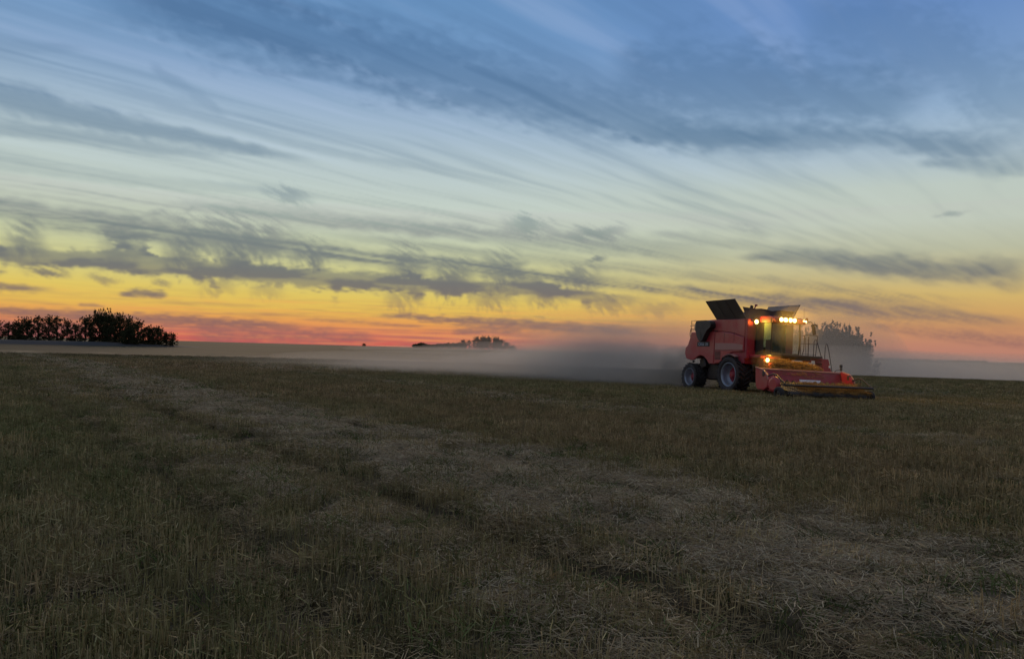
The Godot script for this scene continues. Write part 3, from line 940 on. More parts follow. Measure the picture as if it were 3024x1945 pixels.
func trees() -> void:
	var kinds := []
	for i in 6:
		kinds.append(make_tree("tree", 100 + i, 8.0, [1.7, 2.2, 1.4, 2.6, 1.9, 2.3][i], [20, 26, 17, 32, 20, 25][i], [1.0, 1.15, 0.6, 1.25, 0.7, 1.1][i]))
	# azimuth, elevation of the top, half width in degrees, distance, kind, label
	var left := "trees behind the gravel road on the left"
	var mid := "far trees rising from the dust in the middle"
	var right := "trees in the hazy copse behind the combine"
	var list := [
		[-32.75, 1.10, 0.40, 262, 0, left, "leftmost dark tree of the left tree line, cut by the frame", "tree"],
		[-32.05, 1.05, 0.40, 258, 2, left, "low dark tree just right of the leftmost tree", "tree"],
		[-31.55, 1.13, 0.42, 268, 1, left, "low bushy tree left of the small round-topped tree", "tree"],
		[-31.1, 1.36, 0.38, 256, 0, left, "small tree with a rounded dark top at the left end", "tree"],
		[-30.5, 1.54, 0.46, 262, 2, left, "airy tree with a pointed top, left of the pair with sky gaps", "tree"],
		[-29.95, 1.55, 0.42, 258, 4, left, "thin tree with wide sky gaps, middle of the left group", "tree"],
		[-29.5, 1.57, 0.36, 266, 2, left, "slim upright tree right of the tree with sky gaps", "tree"],
		[-28.95, 1.37, 0.38, 260, 4, left, "thin see-through tree beside the dip in the tree line", "tree"],
		[-28.5, 1.15, 0.34, 264, 2, left, "lowest slim tree in the dip before the tall clump", "tree"],
		[-27.95, 1.63, 0.46, 258, 4, left, "leafy tree forming the left shoulder of the tall clump", "tree"],
		[-27.15, 1.88, 0.62, 262, 3, left, "tallest tree, broad and black, in the left tree line", "tree"],
		[-26.55, 1.81, 0.46, 257, 1, left, "tall dark tree right beside the tallest left one", "tree"],
		[-26.0, 1.76, 0.5, 264, 5, left, "dense tree on the right shoulder of the tall clump", "tree"],
		[-25.5, 1.68, 0.46, 258, 4, left, "feathery tree sloping down right of the tall clump", "tree"],
		[-24.95, 1.52, 0.46, 262, 2, left, "sparse tree with bare sprigs at the clump's right edge", "tree"],
		[-25.4, 1.10, 0.52, 252, 3, left, "dense low black tree in front of the sparse sprigs", "tree"],
		[-24.3, 1.09, 0.52, 256, 1, left, "round low tree near the right end of the tree line", "tree"],
		[-23.75, 1.05, 0.4, 260, 5, left, "small tree before the last two at the tree line's right end", "tree"],
		[-23.25, 0.76, 0.34, 256, 0, left, "last but one little tree at the tree line's right end", "tree"],
		[-22.85, 0.72, 0.3, 258, 4, left, "shortest tree ending the left tree line on the right", "tree"],
		[-3.47, 0.83, 0.27, 470, 4, mid, "leftmost tufted tree above the far dust bank", "tree"],
		[-3.0, 0.81, 0.24, 474, 2, mid, "small far tree between the tufted one and the far hump", "tree"],
		[-2.45, 1.01, 0.3, 468, 5, mid, "far tree on the rising left side of the hump", "tree"],
		[-2.0, 1.08, 0.3, 472, 1, mid, "far round tree left of the hump's highest tree", "tree"],
		[-1.65, 1.11, 0.26, 466, 0, mid, "highest upright tree on top of the far hump", "tree"],
		[-1.1, 1.03, 0.32, 470, 3, mid, "broad far tree right of the hump's highest tree", "tree"],
		[-0.72, 0.88, 0.28, 474, 5, mid, "far tree on the falling right side of the hump", "tree"],
		[-0.32, 0.74, 0.26, 468, 4, mid, "faint far tree near the hump's right end", "tree"],
		[0.06, 0.5, 0.26, 470, 1, mid, "faintest lowest tree where the far hump sinks into dust", "tree"],
		[-10.4, 0.36, 0.12, 505, 1, "", "lone small bush on the red horizon left of the far hump", "bush"],
		[19.5, 1.72, 0.6, 172, 5, right, "hazy tree half hidden behind the combine's cab", "tree"],
		[20.3, 1.92, 0.55, 168, 1, right, "hazy grey tree just right of the cab, behind the railing", "tree"],
		[20.95, 1.98, 0.5, 174, 3, right, "hazy grey tree behind the combine's mirror", "tree"],
		[21.6, 2.16, 0.6, 170, 5, right, "tallest tree of the hazy copse behind the combine", "tree"],
		[22.3, 2.13, 0.58, 173, 3, right, "wide hazy tree right of the copse's tallest", "tree"],
		[22.9, 1.95, 0.55, 168, 1, right, "hazy tree on the copse's falling right side", "tree"],
		[23.4, 1.58, 0.42, 172, 4, right, "narrow hazy tree by the notch in the copse's right edge", "tree"],
		[23.75, 1.36, 0.36, 169, 0, right, "rightmost small tree of the hazy copse", "tree"],
		[31.6, 0.16, 0.1, 640, 1, "", "tiny bush on the skyline near the right frame edge", "bush"],
	]
	var r := RandomNumberGenerator.new()
	r.seed = 5
	var used := {}
	for t in list:
		var d: float = t[3]
		var x := sin(deg_to_rad(t[0])) * d
		var z := -cos(deg_to_rad(t[0])) * d
		var foot := ground(x, z) - 0.1
		var high: float = EYE + tan(deg_to_rad(t[1])) * d - foot
		var kind: int = t[4]
		var o: Node3D = kinds[kind].duplicate()
		o.name = t[7] if not used.has(t[7]) else "%s_%03d" % [t[7], used[t[7]]]
		used[t[7]] = used.get(t[7], 0) + 1
		add_child(o)
		var across: float = deg_to_rad(t[2]) * d * (2.0 if t[5] == right else 1.25)
		var sw: float = across / [1.7, 2.2, 1.4, 2.6, 1.9, 2.3][kind]
		o.transform = Transform3D(Basis(Vector3.UP, r.randf() * TAU).scaled(Vector3(sw, high / 7.9, sw)), Vector3(x, foot, z))
		tag(o, t[6], t[7], t[5])
	for k in kinds:
		k.free()


func far_woodland() -> void:
	# woods too far off to tell the trees apart
	for wood in [
		["far_hedge", "low dark hedge on the far field edge, left of the hump of trees", "hedge", -6.95, -3.3, 480.0, [0.38, 0.55, 0.42, 0.46, 0.52, 0.56, 0.62, 0.6], 5],
		["far_woodland", "low wooded rise in the haze right of the copse", "woodland", 22.6, 28.2, 560.0, [0.3, 0.3, 0.27, 0.25, 0.24, 0.26, 0.26, 0.1], 6],
		["far_thicket", "low thicket in the haze right of the wooded rise", "thicket", 28.0, 30.6, 590.0, [0.05, 0.16, 0.2, 0.16, 0.1, 0.06], 7],
	]:
		var r := RandomNumberGenerator.new()
		r.seed = wood[7]
		var st := begin()
		st.set_smooth_group(-1)
		var tops: Array = wood[6]
		var steps := int((wood[4] - wood[3]) * 22.0)
		for i in steps:
			var t := (i + r.randf()) / steps
			var az := lerpf(wood[3], wood[4], t)
			var f := t * (tops.size() - 1)
			var el := lerpf(tops[int(f)], tops[mini(int(f) + 1, tops.size() - 1)], f - int(f)) + r.randf_range(-0.07, 0.03)
			var d: float = wood[5] + r.randf_range(-8, 14)
			var x := sin(deg_to_rad(az)) * d
			var z := -cos(deg_to_rad(az)) * d
			var foot := ground(x, z)
			var high := maxf(1.0, EYE + tan(deg_to_rad(el)) * d - foot)
			leaf_blob(st, r, Vector3(x, foot + high * 0.5, z), Vector3(1.5, high * 0.5, 1.5), 60, 0.5, 1.0)
		var o := build(wood[0], st, "leaf", self)
		tag(o, wood[1], wood[2], "", "stuff")

# ==================================================================== the combine harvester
# its own axes: x forward, y up, z to its right; the origin lies on the ground below the front axle

func combine_frame() -> Transform3D:
	var lean := deg_to_rad(1.73)
	var y := Vector3.UP * cos(lean) - RIGHTHAND * sin(lean)
	var z := RIGHTHAND * cos(lean) + Vector3.UP * sin(lean)
	return Transform3D(Basis(FORWARD, y, z), COMBINE_AT).orthonormalized()


func outline(flat: Array) -> PackedVector2Array:
	var out := PackedVector2Array()
	for i in range(0, flat.size(), 2):
		out.append(Vector2(flat[i], flat[i + 1]))
	return out


func wheel(called: String, parent: Node, at: Vector3, r: float, w: float, side: float) -> void:
	# side +1: the outer face looks to +z
	var o := base(called, parent)
	o.position = at
	var ax := Vector3(0, 0, side)
	var h := w * 0.5
	var st := begin()
	lathe(st, [Vector2(r * 0.62, -h * 0.8), Vector2(r * 0.74, -h * 0.99), Vector2(r * 0.88, -h), Vector2(r * 0.945, -h * 0.86), Vector2(r * 0.955, 0), Vector2(r * 0.945, h * 0.86)], Vector3.ZERO, ax, 48)
	# lugs: two rows of slanting bars, half a step apart
	var n := 22
	for k in n:
		for s in [-1.0, 1.0]:
			var g := TAU * (k + (0.5 if s > 0.0 else 0.0)) / n
			var out := Vector3(cos(g), sin(g), 0)
			var along := Vector3(-sin(g), cos(g), 0)
			var across := Vector3(0, 0, 1)
			var dir: Vector3 = (across * s + along * 0.75).normalized()
			box(st, out * r * 0.967 + dir * h * 0.58, Vector3(h * 1.12, r * 0.075, r * 0.06), 0.012, Basis(dir, out, dir.cross(out)))
	build("tyre", st, "rubber", o)
	st = begin()
	lathe(st, [Vector2(r * 0.945, h * 0.86), Vector2(r * 0.89, h), Vector2(r * 0.76, h * 0.995), Vector2(r * 0.655, h * 0.82), Vector2(r * 0.62, h * 0.76)], Vector3.ZERO, ax, 48)
	build("sidewall", st, "side_rubber", o)
	st = begin()
	lathe(st, [Vector2(r * 0.665, h * 0.8), Vector2(r * 0.65, h * 0.86), Vector2(r * 0.61, h * 0.84), Vector2(r * 0.585, h * 0.5), Vector2(r * 0.57, h * 0.1), Vector2(r * 0.5, -h * 0.05), Vector2(r * 0.42, -h * 0.1)], Vector3.ZERO, ax, 48)
	build("rim", st, "rim_silver", o)
	st = begin()
	lathe(st, [Vector2(r * 0.43, -h * 0.1), Vector2(r * 0.36, h * 0.05), Vector2(r * 0.2, h * 0.12), Vector2(r * 0.18, h * 0.34), Vector2(r * 0.12, h * 0.4), Vector2(0.001, h * 0.4)], Vector3.ZERO, ax, 32)
	for k in 8:
		var g := TAU * k / 8
		box(st, Vector3(cos(g) * r * 0.28, sin(g) * r * 0.28, side * h * 0.13), Vector3(0.045, 0.045, 0.06), 0.01, Basis(Vector3(0, 0, 1), g))
	build("hub", st, "red_dark", o)
	st = begin()
	lathe(st, [Vector2(r * 0.6, -h * 0.7), Vector2(r * 0.3, -h * 0.5), Vector2(0.001, -h * 0.5)], Vector3.ZERO, ax, 32)
	build("inner_disc", st, "red_dark", o)


func work_lamp(parent: Node, at: Vector3, r: float, energy: float, wide := 1.0) -> void:
	var o := base("work_lamp", parent)
	o.position = at
	var st := begin()
	lathe(st, [Vector2(r * 0.5, -r * 1.5), Vector2(r * 1.06, -r * 0.5), Vector2(r * 1.12, -r * 0.02), Vector2(r * 0.98, -r * 0.04)], Vector3.ZERO, Vector3(1, 0, 0), 20)
	var hull := build("lamp_housing", st, "black_plastic", o)
	hull.scale = Vector3(1, 1, wide)
	st = begin()
	lathe(st, [Vector2(r * 0.97, -r * 0.25), Vector2(r * 0.97, 0.0), Vector2(r * 0.8, r * 0.3), Vector2(r * 0.45, r * 0.5), Vector2(0.001, r * 0.55)], Vector3.ZERO, Vector3(1, 0, 0), 20)
	lathe(st, [Vector2(0.001, -r * 0.25), Vector2(r * 0.97, -r * 0.25)], Vector3.ZERO, Vector3(1, 0, 0), 20)
	var bulb := build("lamp_bulb", st, "lamp_glow", o)
	bulb.scale = Vector3(1, 1, wide)
	var l := OmniLight3D.new()
	l.name = "lamp_light"
	l.light_color = Color(1.0, 0.76, 0.27)
	l.light_energy = energy
	l.light_size = r * 0.5
	l.omni_range = 60.0
	l.omni_attenuation = 2.0
	l.shadow_enabled = true
	l.position = Vector3(r * 0.1, 0, 0)
	o.add_child(l, true)


func combine_harvester() -> void:
	var c := base("combine_harvester", self)
	c.transform = combine_frame()
	tag(c, "dusty red combine harvester with lit lamps and opened grain tank", "combine harvester")
	var st: SurfaceTool

	# ---- body
	st = begin()
	box(st, Vector3(-0.34, 2.68, 0), Vector3(2.5, 2.28, 2.84), 0.03)
	box(st, Vector3(-2.75, 2.62, 0), Vector3(2.3, 1.2, 2.8), 0.03)
	build("body", st, "red_dark", c)
	st = begin()
	box(st, Vector3(-0.9, 1.42, 0), Vector3(3.6, 0.6, 1.7), 0.05)
	box(st, Vector3(-2.7, 1.62, 0), Vector3(1.0, 0.6, 1.2), 0.05)
	box(st, Vector3(-1.7, 1.05, 0), Vector3(2.4, 0.9, 1.9), 0.08)
	box(st, Vector3(-0.3, 1.0, 0), Vector3(2.2, 0.7, 1.7), 0.08)
	box(st, Vector3(0, 0.95, 0), Vector3(0.34, 0.4, 2.2), 0.05)
	box(st, Vector3(-3.75, 0.74, 0), Vector3(0.26, 0.26, 2.4), 0.04)
	box(st, Vector3(-3.3, 1.3, 0.75), Vector3(0.16, 1.1, 0.2), 0.03, Basis(Vector3(0, 0, 1), 0.5))
	box(st, Vector3(-3.3, 1.3, -0.75), Vector3(0.16, 1.1, 0.2), 0.03, Basis(Vector3(0, 0, 1), 0.5))
	box(st, Vector3(-3.05, 1.5, 1.05), Vector3(0.5, 0.55, 0.3), 0.05, Basis(Vector3(0, 0, 1), 0.3))
	build("chassis", st, "black_steel", c)
	st = begin()
	slab(st, outline([-3.78, 3.2, -4.12, 2.46, -4.3, 2.36, -4.36, 2.1, -4.28, 1.75, -4.1, 1.75, -3.6, 3.2]), -1.43, 1.43)
	build("rear_hood", st, "red_paint", c)
	for s in [1.0, -1.0]:
		st = begin()
		slab(st, outline([-1.6, 3.2, -1.6, 1.47, -2.03, 1.48, -2.2, 1.66, -2.5, 1.86, -2.85, 1.92, -3.15, 1.82, -3.45, 1.66, -3.7, 1.63, -4.2, 1.72, -4.34, 1.95, -4.36, 2.15, -4.3, 2.36, -4.12, 2.46, -3.95, 2.8, -3.78, 3.2]), s * 1.42, s * 1.5, 0.03)
		build("rear_side_panel", st, "red_paint", c)
		st = begin()
		slab(st, outline([-1.555, 3.19, -1.555, 1.47, -1.0, 1.55, -0.85, 1.76, -0.5, 1.98, 0.0, 2.12, 0.92, 2.16, 0.92, 2.87, 0.6, 2.95, -0.2, 3.11, -0.9, 3.18]), s * 1.42, s * 1.5, 0.03)
		var p := build("front_side_panel", st, "red_paint", c)
		st = begin()
		slab(st, outline([-1.5, 2.59, -1.5, 2.23, 0.86, 2.25, 0.86, 2.5, 0.1, 2.57]), s * 1.5, s * 1.506)
		build("decal_band", st, "decal_band", p)
		st = begin()
		for x in [-0.72, 0.12]:
			box(st, Vector3(x, 2.9 - absf(x) * 0.05, s * 1.501), Vector3(0.02, 0.5, 0.008), 0.002)
		box(st, Vector3(-0.34, 2.2, s * 1.501), Vector3(2.4, 0.02, 0.008), 0.002)
		build("panel_seam", st, "black_plastic", p)
		st = begin()
		for k in 7:
			box(st, Vector3(-1.24, 1.74 + k * 0.065, s * 1.505), Vector3(0.5, 0.035, 0.03), 0.008)
		build("grille", st, "black_plastic", p)
		st = begin()
		slab(st, outline([-1.58, 3.84, -1.58, 3.23, -0.9, 3.215, -0.2, 3.145, 0.6, 2.985, 0.92, 2.9, 0.92, 3.8]), s * 1.41, s * 1.47, 0.02)
		build("tank_side", st, "red_paint", c)
		st = begin()
		slab(st, outline([-1.6, 3.85, -1.6, 3.24, -3.05, 3.24, -3.0, 3.6, -2.9, 3.82]), s * 1.38, s * 1.46, 0.03)
		build("engine_side", st, "red_paint", c)
		# the fender above the drive wheel
		st = begin()
		var last := []
		for k in 9:
			var g := deg_to_rad(lerpf(62.0, 128.0, k / 8.0))
			var e := Vector3(cos(g), sin(g), 0)
			var ring := [e * 1.07 + Vector3(0, 0.95, s * 1.1), e * 1.07 + Vector3(0, 0.95, s * 1.66), e * 1.03 + Vector3(0, 0.95, s * 1.7), e * 1.03 + Vector3(0, 0.95, s * 1.1)]
			if last:
				for q in 4:
					var q2 := (q + 1) % 4
					quad(st, last[q], last[q2], ring[q2], ring[q], (last[q] + last[q2]) * 0.5 - (last[0] + last[2]) * 0.5)
			last = ring
		build("fender", st, "decal_band", c)
	# the dark air scoop that bulges from the right side, and its twin
	for s in [1.0, -1.0]:
		st = begin()
		slab(st, outline([-2.9, 3.8, -2.0, 3.8, -1.68, 3.74, -1.56, 3.6, -1.6, 3.42, -1.9, 3.26, -2.12, 2.98, -2.3, 2.72, -2.48, 2.64, -2.68, 2.76, -2.86, 3.0, -2.98, 3.4, -2.98, 3.7]), s * 1.46, s * 1.8, 0.16)
		var scoop := build("air_scoop", st, "black_plastic", c)
		st = begin()
		box(st, Vector3(-2.46, 2.95, s * 1.8), Vector3(0.03, 0.5, 0.02), 0.006)
		build("scoop_rib", st, "black_steel", scoop)
		st = begin()
		box(st, Vector3(-1.45, 3.24, s * 1.51), Vector3(0.3, 0.035, 0.03), 0.008)
		build("panel_latch", st, "black_steel", c)
	st = begin()
	box(st, Vector3(-2.3, 3.55, 0), Vector3(1.35, 0.5, 2.7), 0.06)
	build("engine_cowl", st, "red_dark", c)
	st = begin()
	lathe(st, [Vector2(0.001, -0.6), Vector2(0.3, -0.6), Vector2(0.36, -0.5), Vector2(0.36, 0.42), Vector2(0.3, 0.5), Vector2(0.001, 0.52)], Vector3(-3.45, 3.5, 0.85), Vector3(0, 0, 1), 28)
	build("air_cleaner", st, "black_plastic", c)
	st = begin()
	tube(st, [Vector3(-3.1, 3.6, -0.6), Vector3(-3.1, 4.15, -0.6), Vector3(-3.25, 4.28, -0.6)], 0.06, 10)
	build("exhaust_pipe", st, "black_steel", c)
	# rear ladder and rail
	st = begin()
	for z in [0.85, 1.3]:
		tube(st, [Vector3(-3.7, 3.86, z), Vector3(-4.1, 3.86, z), Vector3(-4.12, 3.1, z), Vector3(-4.02, 2.62, z)], 0.022, 6)
		tube(st, [Vector3(-4.02, 2.62, z), Vector3(-4.24, 3.12, z), Vector3(-4.12, 3.5, z)], 0.018, 6)
	for y in [3.66, 3.4, 3.12]:
		tube(st, [Vector3(-4.12, y, 0.85), Vector3(-4.12, y, 1.3)], 0.018, 6)
		tube(st, [Vector3(-4.24, y - 0.1, 1.3), Vector3(-3.75, y - 0.08, 1.3)], 0.016, 6)
	build("rear_rail", st, "black_steel", c)
	st = begin()
	box(st, Vector3(-4.02, 2.52, 1.3), Vector3(0.12, 0.2, 0.18), 0.02)
	build("tail_lamp", st, "reflector_red", c)
	st = begin()
	box(st, Vector3(-3.6, 1.56, 1.4), Vector3(0.1, 0.13, 0.1), 0.02)
	build("tow_bracket", st, "black_steel", c)
	# the maker's plate above the rear wheel
	st = begin()
	slab(st, outline([-3.16, 2.66, -3.16, 2.4, -2.0, 2.4, -2.0, 2.66]), 1.5, 1.508)
	var plate := build("name_plate", st, "black_plastic", c)
	var words := TextMesh.new()
	words.text = "CASE IH"
	var font := SystemFont.new()
	font.font_names = PackedStringArray(["Droid Sans"])
	font.font_weight = 700
	words.font = font
	words.font_size = 64
	words.pixel_size = 0.0038
	words.depth = 0.006
	var text := MeshInstance3D.new()
	text.name = "lettering"
	text.mesh = words
	text.material_override = M["badge_grey"]
	text.position = Vector3(-2.58, 2.53, 1.513)
	text.set_meta("kind", "stuff")
	plate.add_child(text, true)

	# ---- wheels
	for s in [1.0, -1.0]:
		wheel("front_wheel", c, Vector3(0, 0.95, s * 1.32), 0.95, 0.86, s)
		wheel("rear_wheel", c, Vector3(-3.75, 0.72, s * 1.22), 0.74, 0.76, s)

	# ---- grain tank and its four raised flaps
	st = begin()
	sheet(st, Vector3(-1.55, 3.84, 1.38), Vector3(0.93, 3.84, 1.38), Vector3(0.72, 4.78, 1.98), Vector3(-1.78, 4.78, 1.98), 0.03)
	tube(st, [Vector3(-1.8, 4.79, 1.99), Vector3(0.74, 4.79, 1.99)], 0.022, 6)
	for t in [0.0, 0.33, 0.66, 1.0]:
		tube(st, [Vector3(lerpf(-1.55, 0.93, t), 3.84, 1.41), Vector3(lerpf(-1.78, 0.72, t), 4.78, 2.01)], 0.018, 6)
	build("tank_flap", st, "tank_metal", c)
	st = begin()
	sheet(st, Vector3(-1.55, 3.84, -1.38), Vector3(0.93, 3.84, -1.38), Vector3(0.72, 4.78, -2.1), Vector3(-1.78, 4.78, -2.1), 0.03)
	tube(st, [Vector3(-1.8, 4.79, -2.11), Vector3(0.74, 4.79, -2.11), Vector3(0.95, 3.84, -1.4)], 0.022, 6)
	build("tank_flap", st, "tank_metal", c)
	st = begin()
	var hang := []
	for k in 9:
		# cloth between the side flaps, sagging a little
		var z := lerpf(1.3, -1.36, k / 8.0)
		hang.append(Vector3(1.08, 4.34 + 0.05 * absf(z) - 0.03 * sin(k * 1.9), z))
	for k in 8:
		var a: Vector3 = hang[k]
		var b: Vector3 = hang[k + 1]
		sheet(st, Vector3(0.94, 3.8, a.z), Vector3(0.94, 3.8, b.z), b, a, 0.02)
	build("tank_front_flap", st, "tank_metal", c)
	for s in [1.0, -1.0]:
		st = begin()
		sheet(st, Vector3(0.94, 3.84, s * 1.38), Vector3(1.07, 4.38, s * 1.3), Vector3(0.9, 4.42, s * 1.64), Vector3(0.93, 3.86, s * 1.4), 0.015)
		build("tank_corner_cloth", st, "tank_metal", c)
	st = begin()
	sheet(st, Vector3(-1.55, 3.84, 1.36), Vector3(-1.55, 3.84, -1.36), Vector3(-1.85, 4.4, -1.5), Vector3(-1.85, 4.4, 1.5), 0.03)
	build("tank_rear_flap", st, "tank_metal", c)
	st = begin()
	tube(st, [Vector3(-0.3, 3.5, 0.5), Vector3(-0.3, 4.42, 0.24), Vector3(-0.3, 4.62, 0.14)], 0.09, 10)
	build("filling_auger", st, "tank_metal", c)
	st = begin()
	tube(st, [Vector3(-0.3, 4.35, 0.06), Vector3(-0.3, 4.7, -0.12)], 0.035, 8)
	box(st, Vector3(-0.3, 4.68, -0.12), Vector3(0.1, 0.09, 0.14), 0.02)
	build("auger_cap", st, "red_dark", c)

	# ---- front wall of the body, beside and below the cab
	st = begin()
	box(st, Vector3(1.02, 3.0, 1.2), Vector3(0.18, 1.66, 0.5), 0.03)
	box(st, Vector3(1.02, 3.0, -1.2), Vector3(0.18, 1.66, 0.5), 0.03)
	box(st, Vector3(1.02, 2.0, 0), Vector3(0.2, 0.4, 2.9), 0.03)
	build("front_wall", st, "red_dark", c)
	st = begin()
	box(st, Vector3(1.45, 1.93, 0.6), Vector3(1.0, 0.14, 1.3), 0.03)
	box(st, Vector3(1.55, 1.74, 0.82), Vector3(0.5, 0.3, 0.16), 0.03)
	build("lower_beam", st, "red_dark", c)

	# ---- cab
	var cab := base("cab", c)
	st = begin()
	box(st, Vector3(1.7, 2.06, 0), Vector3(1.26, 0.14, 1.82), 0.04)
	build("cab_floor", st, "black_plastic", cab)
	st = begin()
	slab(st, outline([1.06, 3.66, 1.04, 3.88, 1.3, 3.95, 2.2, 3.94, 2.48, 3.88, 2.52, 3.72, 2.46, 3.64]), -1.0, 1.0, 0.0)
	box(st, Vector3(1.74, 3.9, 0), Vector3(1.2, 0.12, 1.9), 0.05)
	build("cab_roof", st, "red_dark", cab)
	for s in [1.0, -1.0]:
		st = begin()
		tube(st, [Vector3(2.24, 2.1, s * 0.86), Vector3(2.28, 2.9, s * 0.87), Vector3(2.24, 3.66, s * 0.85)], 0.04, 8)
		build("cab_post", st, "cab_trim", cab)
		st = begin()
		tube(st, [Vector3(1.16, 2.1, s * 0.88), Vector3(1.14, 3.66, s * 0.88)], 0.05, 8)
		tube(st, [Vector3(1.22, 2.13, s * 0.89), Vector3(2.24, 2.13, s * 0.88)], 0.035, 8)
		build("cab_post", st, "cab_trim", cab)
	st = begin()
	box(st, Vector3(1.14, 2.9, 0), Vector3(0.06, 1.5, 1.74), 0.02)
	build("cab_rear_wall", st, "cab_trim", cab)
	st = begin()
	st.set_smooth_group(3)
	for j in 6:
		for k in 12:
			var q := []
			for uv in [[0, 0], [1, 0], [1, 1], [0, 1]]:
				var z := lerpf(-0.84, 0.84, (k + uv[0]) / 12.0)
				var y := lerpf(2.12, 3.66, (j + uv[1]) / 6.0)
				q.append(Vector3(2.25 + 0.16 * (1.0 - pow(z / 0.84, 2.0)) + 0.05 * sin((y - 2.1) / 1.55 * PI), y, z))
			quad(st, q[0], q[1], q[2], q[3], Vector3(1, 0, 0))
	build("windscreen", st, "cab_glass", cab)
	st = begin()
	sheet(st, Vector3(1.2, 2.16, -0.885), Vector3(2.24, 2.16, -0.87), Vector3(2.23, 3.64, -0.86), Vector3(1.18, 3.64, -0.88), 0.006)
	build("side_window", st, "cab_glass", cab)
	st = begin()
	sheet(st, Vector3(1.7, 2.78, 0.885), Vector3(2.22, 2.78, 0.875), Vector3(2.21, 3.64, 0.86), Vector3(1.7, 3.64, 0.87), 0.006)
	build("side_window", st, "sky_sheen_glass", cab)  # sky reflection put into the pane's colour
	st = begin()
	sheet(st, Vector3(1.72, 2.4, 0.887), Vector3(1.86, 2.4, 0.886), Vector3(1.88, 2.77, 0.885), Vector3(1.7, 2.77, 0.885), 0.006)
	build("side_window", st, "sky_sheen_glass", cab)  # same painted sheen on the narrow lower pane
	st = begin()
	sheet(st, Vector3(1.2, 2.16, 0.9), Vector3(1.7, 2.16, 0.9), Vector3(1.69, 3.64, 0.88), Vector3(1.18, 3.64, 0.88), 0.03)
	build("side_panel", st, "cab_trim", cab)
	st = begin()
	sheet(st, Vector3(1.88, 2.16, 0.9), Vector3(2.22, 2.16, 0.89), Vector3(2.22, 2.76, 0.885), Vector3(1.9, 2.76, 0.89), 0.02)
	build("side_panel", st, "cab_trim", cab)
	st = begin()
	box(st, Vector3(1.4, 2.62, 0.05), Vector3(0.46, 0.14, 0.5), 0.05)
	box(st, Vector3(1.24, 2.95, 0.05), Vector3(0.14, 0.62, 0.48), 0.05, Basis(Vector3(0, 0, 1), 0.12))
	box(st, Vector3(1.38, 2.35, 0.05), Vector3(0.3, 0.42, 0.3), 0.03)
	build("driver_seat", st, "seat_cloth", cab)
	st = begin()
	tube(st, [Vector3(2.05, 2.12, 0.05), Vector3(1.92, 2.82, 0.05)], 0.05, 8)
	var ring := []
	for k in 17:
		var g := TAU * k / 16.0
		ring.append(Vector3(1.9 - 0.07 * sin(g), 2.88 + 0.05 * sin(g) * 0.6, 0.05) + Vector3(0.12 * sin(g), 0.06 * sin(g), 0.19 * cos(g)))
	tube(st, ring, 0.016, 6)
	box(st, Vector3(1.5, 2.7, 0.5), Vector3(0.6, 0.12, 0.2), 0.03)
	box(st, Vector3(1.85, 3.05, 0.6), Vector3(0.05, 0.24, 0.3), 0.02)
	build("steering_column", st, "cab_trim", cab)
	st = begin()
	tube(st, [Vector3(2.44, 3.62, 0.1), Vector3(2.47, 3.1, 0.32), Vector3(2.46, 2.72, 0.4)], 0.012, 6)
	build("wiper", st, "black_plastic", cab)

	# ---- lamps
	for z in [0.58, 0.32, 0.02, -0.23]:
		work_lamp(c, Vector3(2.6, 3.79, z), 0.11, 2.6)
	work_lamp(c, Vector3(2.45, 3.79, -0.93), 0.11, 3.0, 1.7)
	work_lamp(c, Vector3(1.6, 3.66, 1.28), 0.115, 1.1)
	work_lamp(c, Vector3(1.98, 1.77, 0.82), 0.11, 1.6)
	st = begin()
	box(st, Vector3(1.3, 3.72, 1.22), Vector3(0.5, 0.06, 0.08), 0.01)
	build("lamp_bracket", st, "black_steel", c)
	st = begin()
	box(st, Vector3(2.35, 3.86, -0.93), Vector3(0.3, 0.05, 0.2), 0.01)
	build("lamp_bracket", st, "black_steel", c)

	# ---- mirrors, aerial, beacon
	st = begin()
	tube(st, [Vector3(2.3, 3.8, -0.98), Vector3(1.9, 3.84, -1.6), Vector3(1.75, 3.86, -1.95), Vector3(1.62, 3.85, -2.16), Vector3(1.6, 3.7, -2.22)], 0.025, 7)
	tube(st, [Vector3(2.1, 3.74, -1.0), Vector3(1.85, 3.78, -1.7), Vector3(1.7, 3.78, -2.0)], 0.015, 6)
	build("mirror_arm", st, "black_steel", c)
	st = begin()
	box(st, Vector3(1.6, 3.44, -2.33), Vector3(0.09, 0.42, 0.2), 0.03, Basis(Vector3(1, 0, 0), 0.18))
	box(st, Vector3(1.6, 3.7, -2.24), Vector3(0.14, 0.14, 0.2), 0.04, Basis(Vector3(1, 0, 0), 0.5))
	box(st, Vector3(1.6, 3.72, -2.46), Vector3(0.06, 0.08, 0.16), 0.02, Basis(Vector3(1, 0, 0), -0.3))
	build("mirror", st, "black_plastic", c)
	st = begin()
	box(st, Vector3(2.35, 3.72, 0.98), Vector3(0.08, 0.2, 0.06), 0.02)
	build("mirror", st, "black_plastic", c)
	st = begin()
	lathe(st, [Vector2(0.07, 0), Vector2(0.07, 0.16), Vector2(0.04, 0.2), Vector2(0.001, 0.21)], Vector3(1.88, 3.84, -1.6), Vector3.UP, 14)
	build("beacon", st, "amber_lens", c)
	st = begin()
	tube(st, [Vector3(1.9, 3.9, -1.4), Vector3(1.9, 4.5, -1.38)], 0.006, 5)
	build("aerial", st, "black_steel", c)

	# ---- platform, railing and steps on the far side
	st = begin()
	box(st, Vector3(1.55, 2.07, -1.75), Vector3(0.9, 0.1, 1.72), 0.02)
	box(st, Vector3(1.6, 1.94, -1.5), Vector3(0.5, 0.16, 1.0), 0.04)
	build("platform", st, "black_steel", c)
	st = begin()
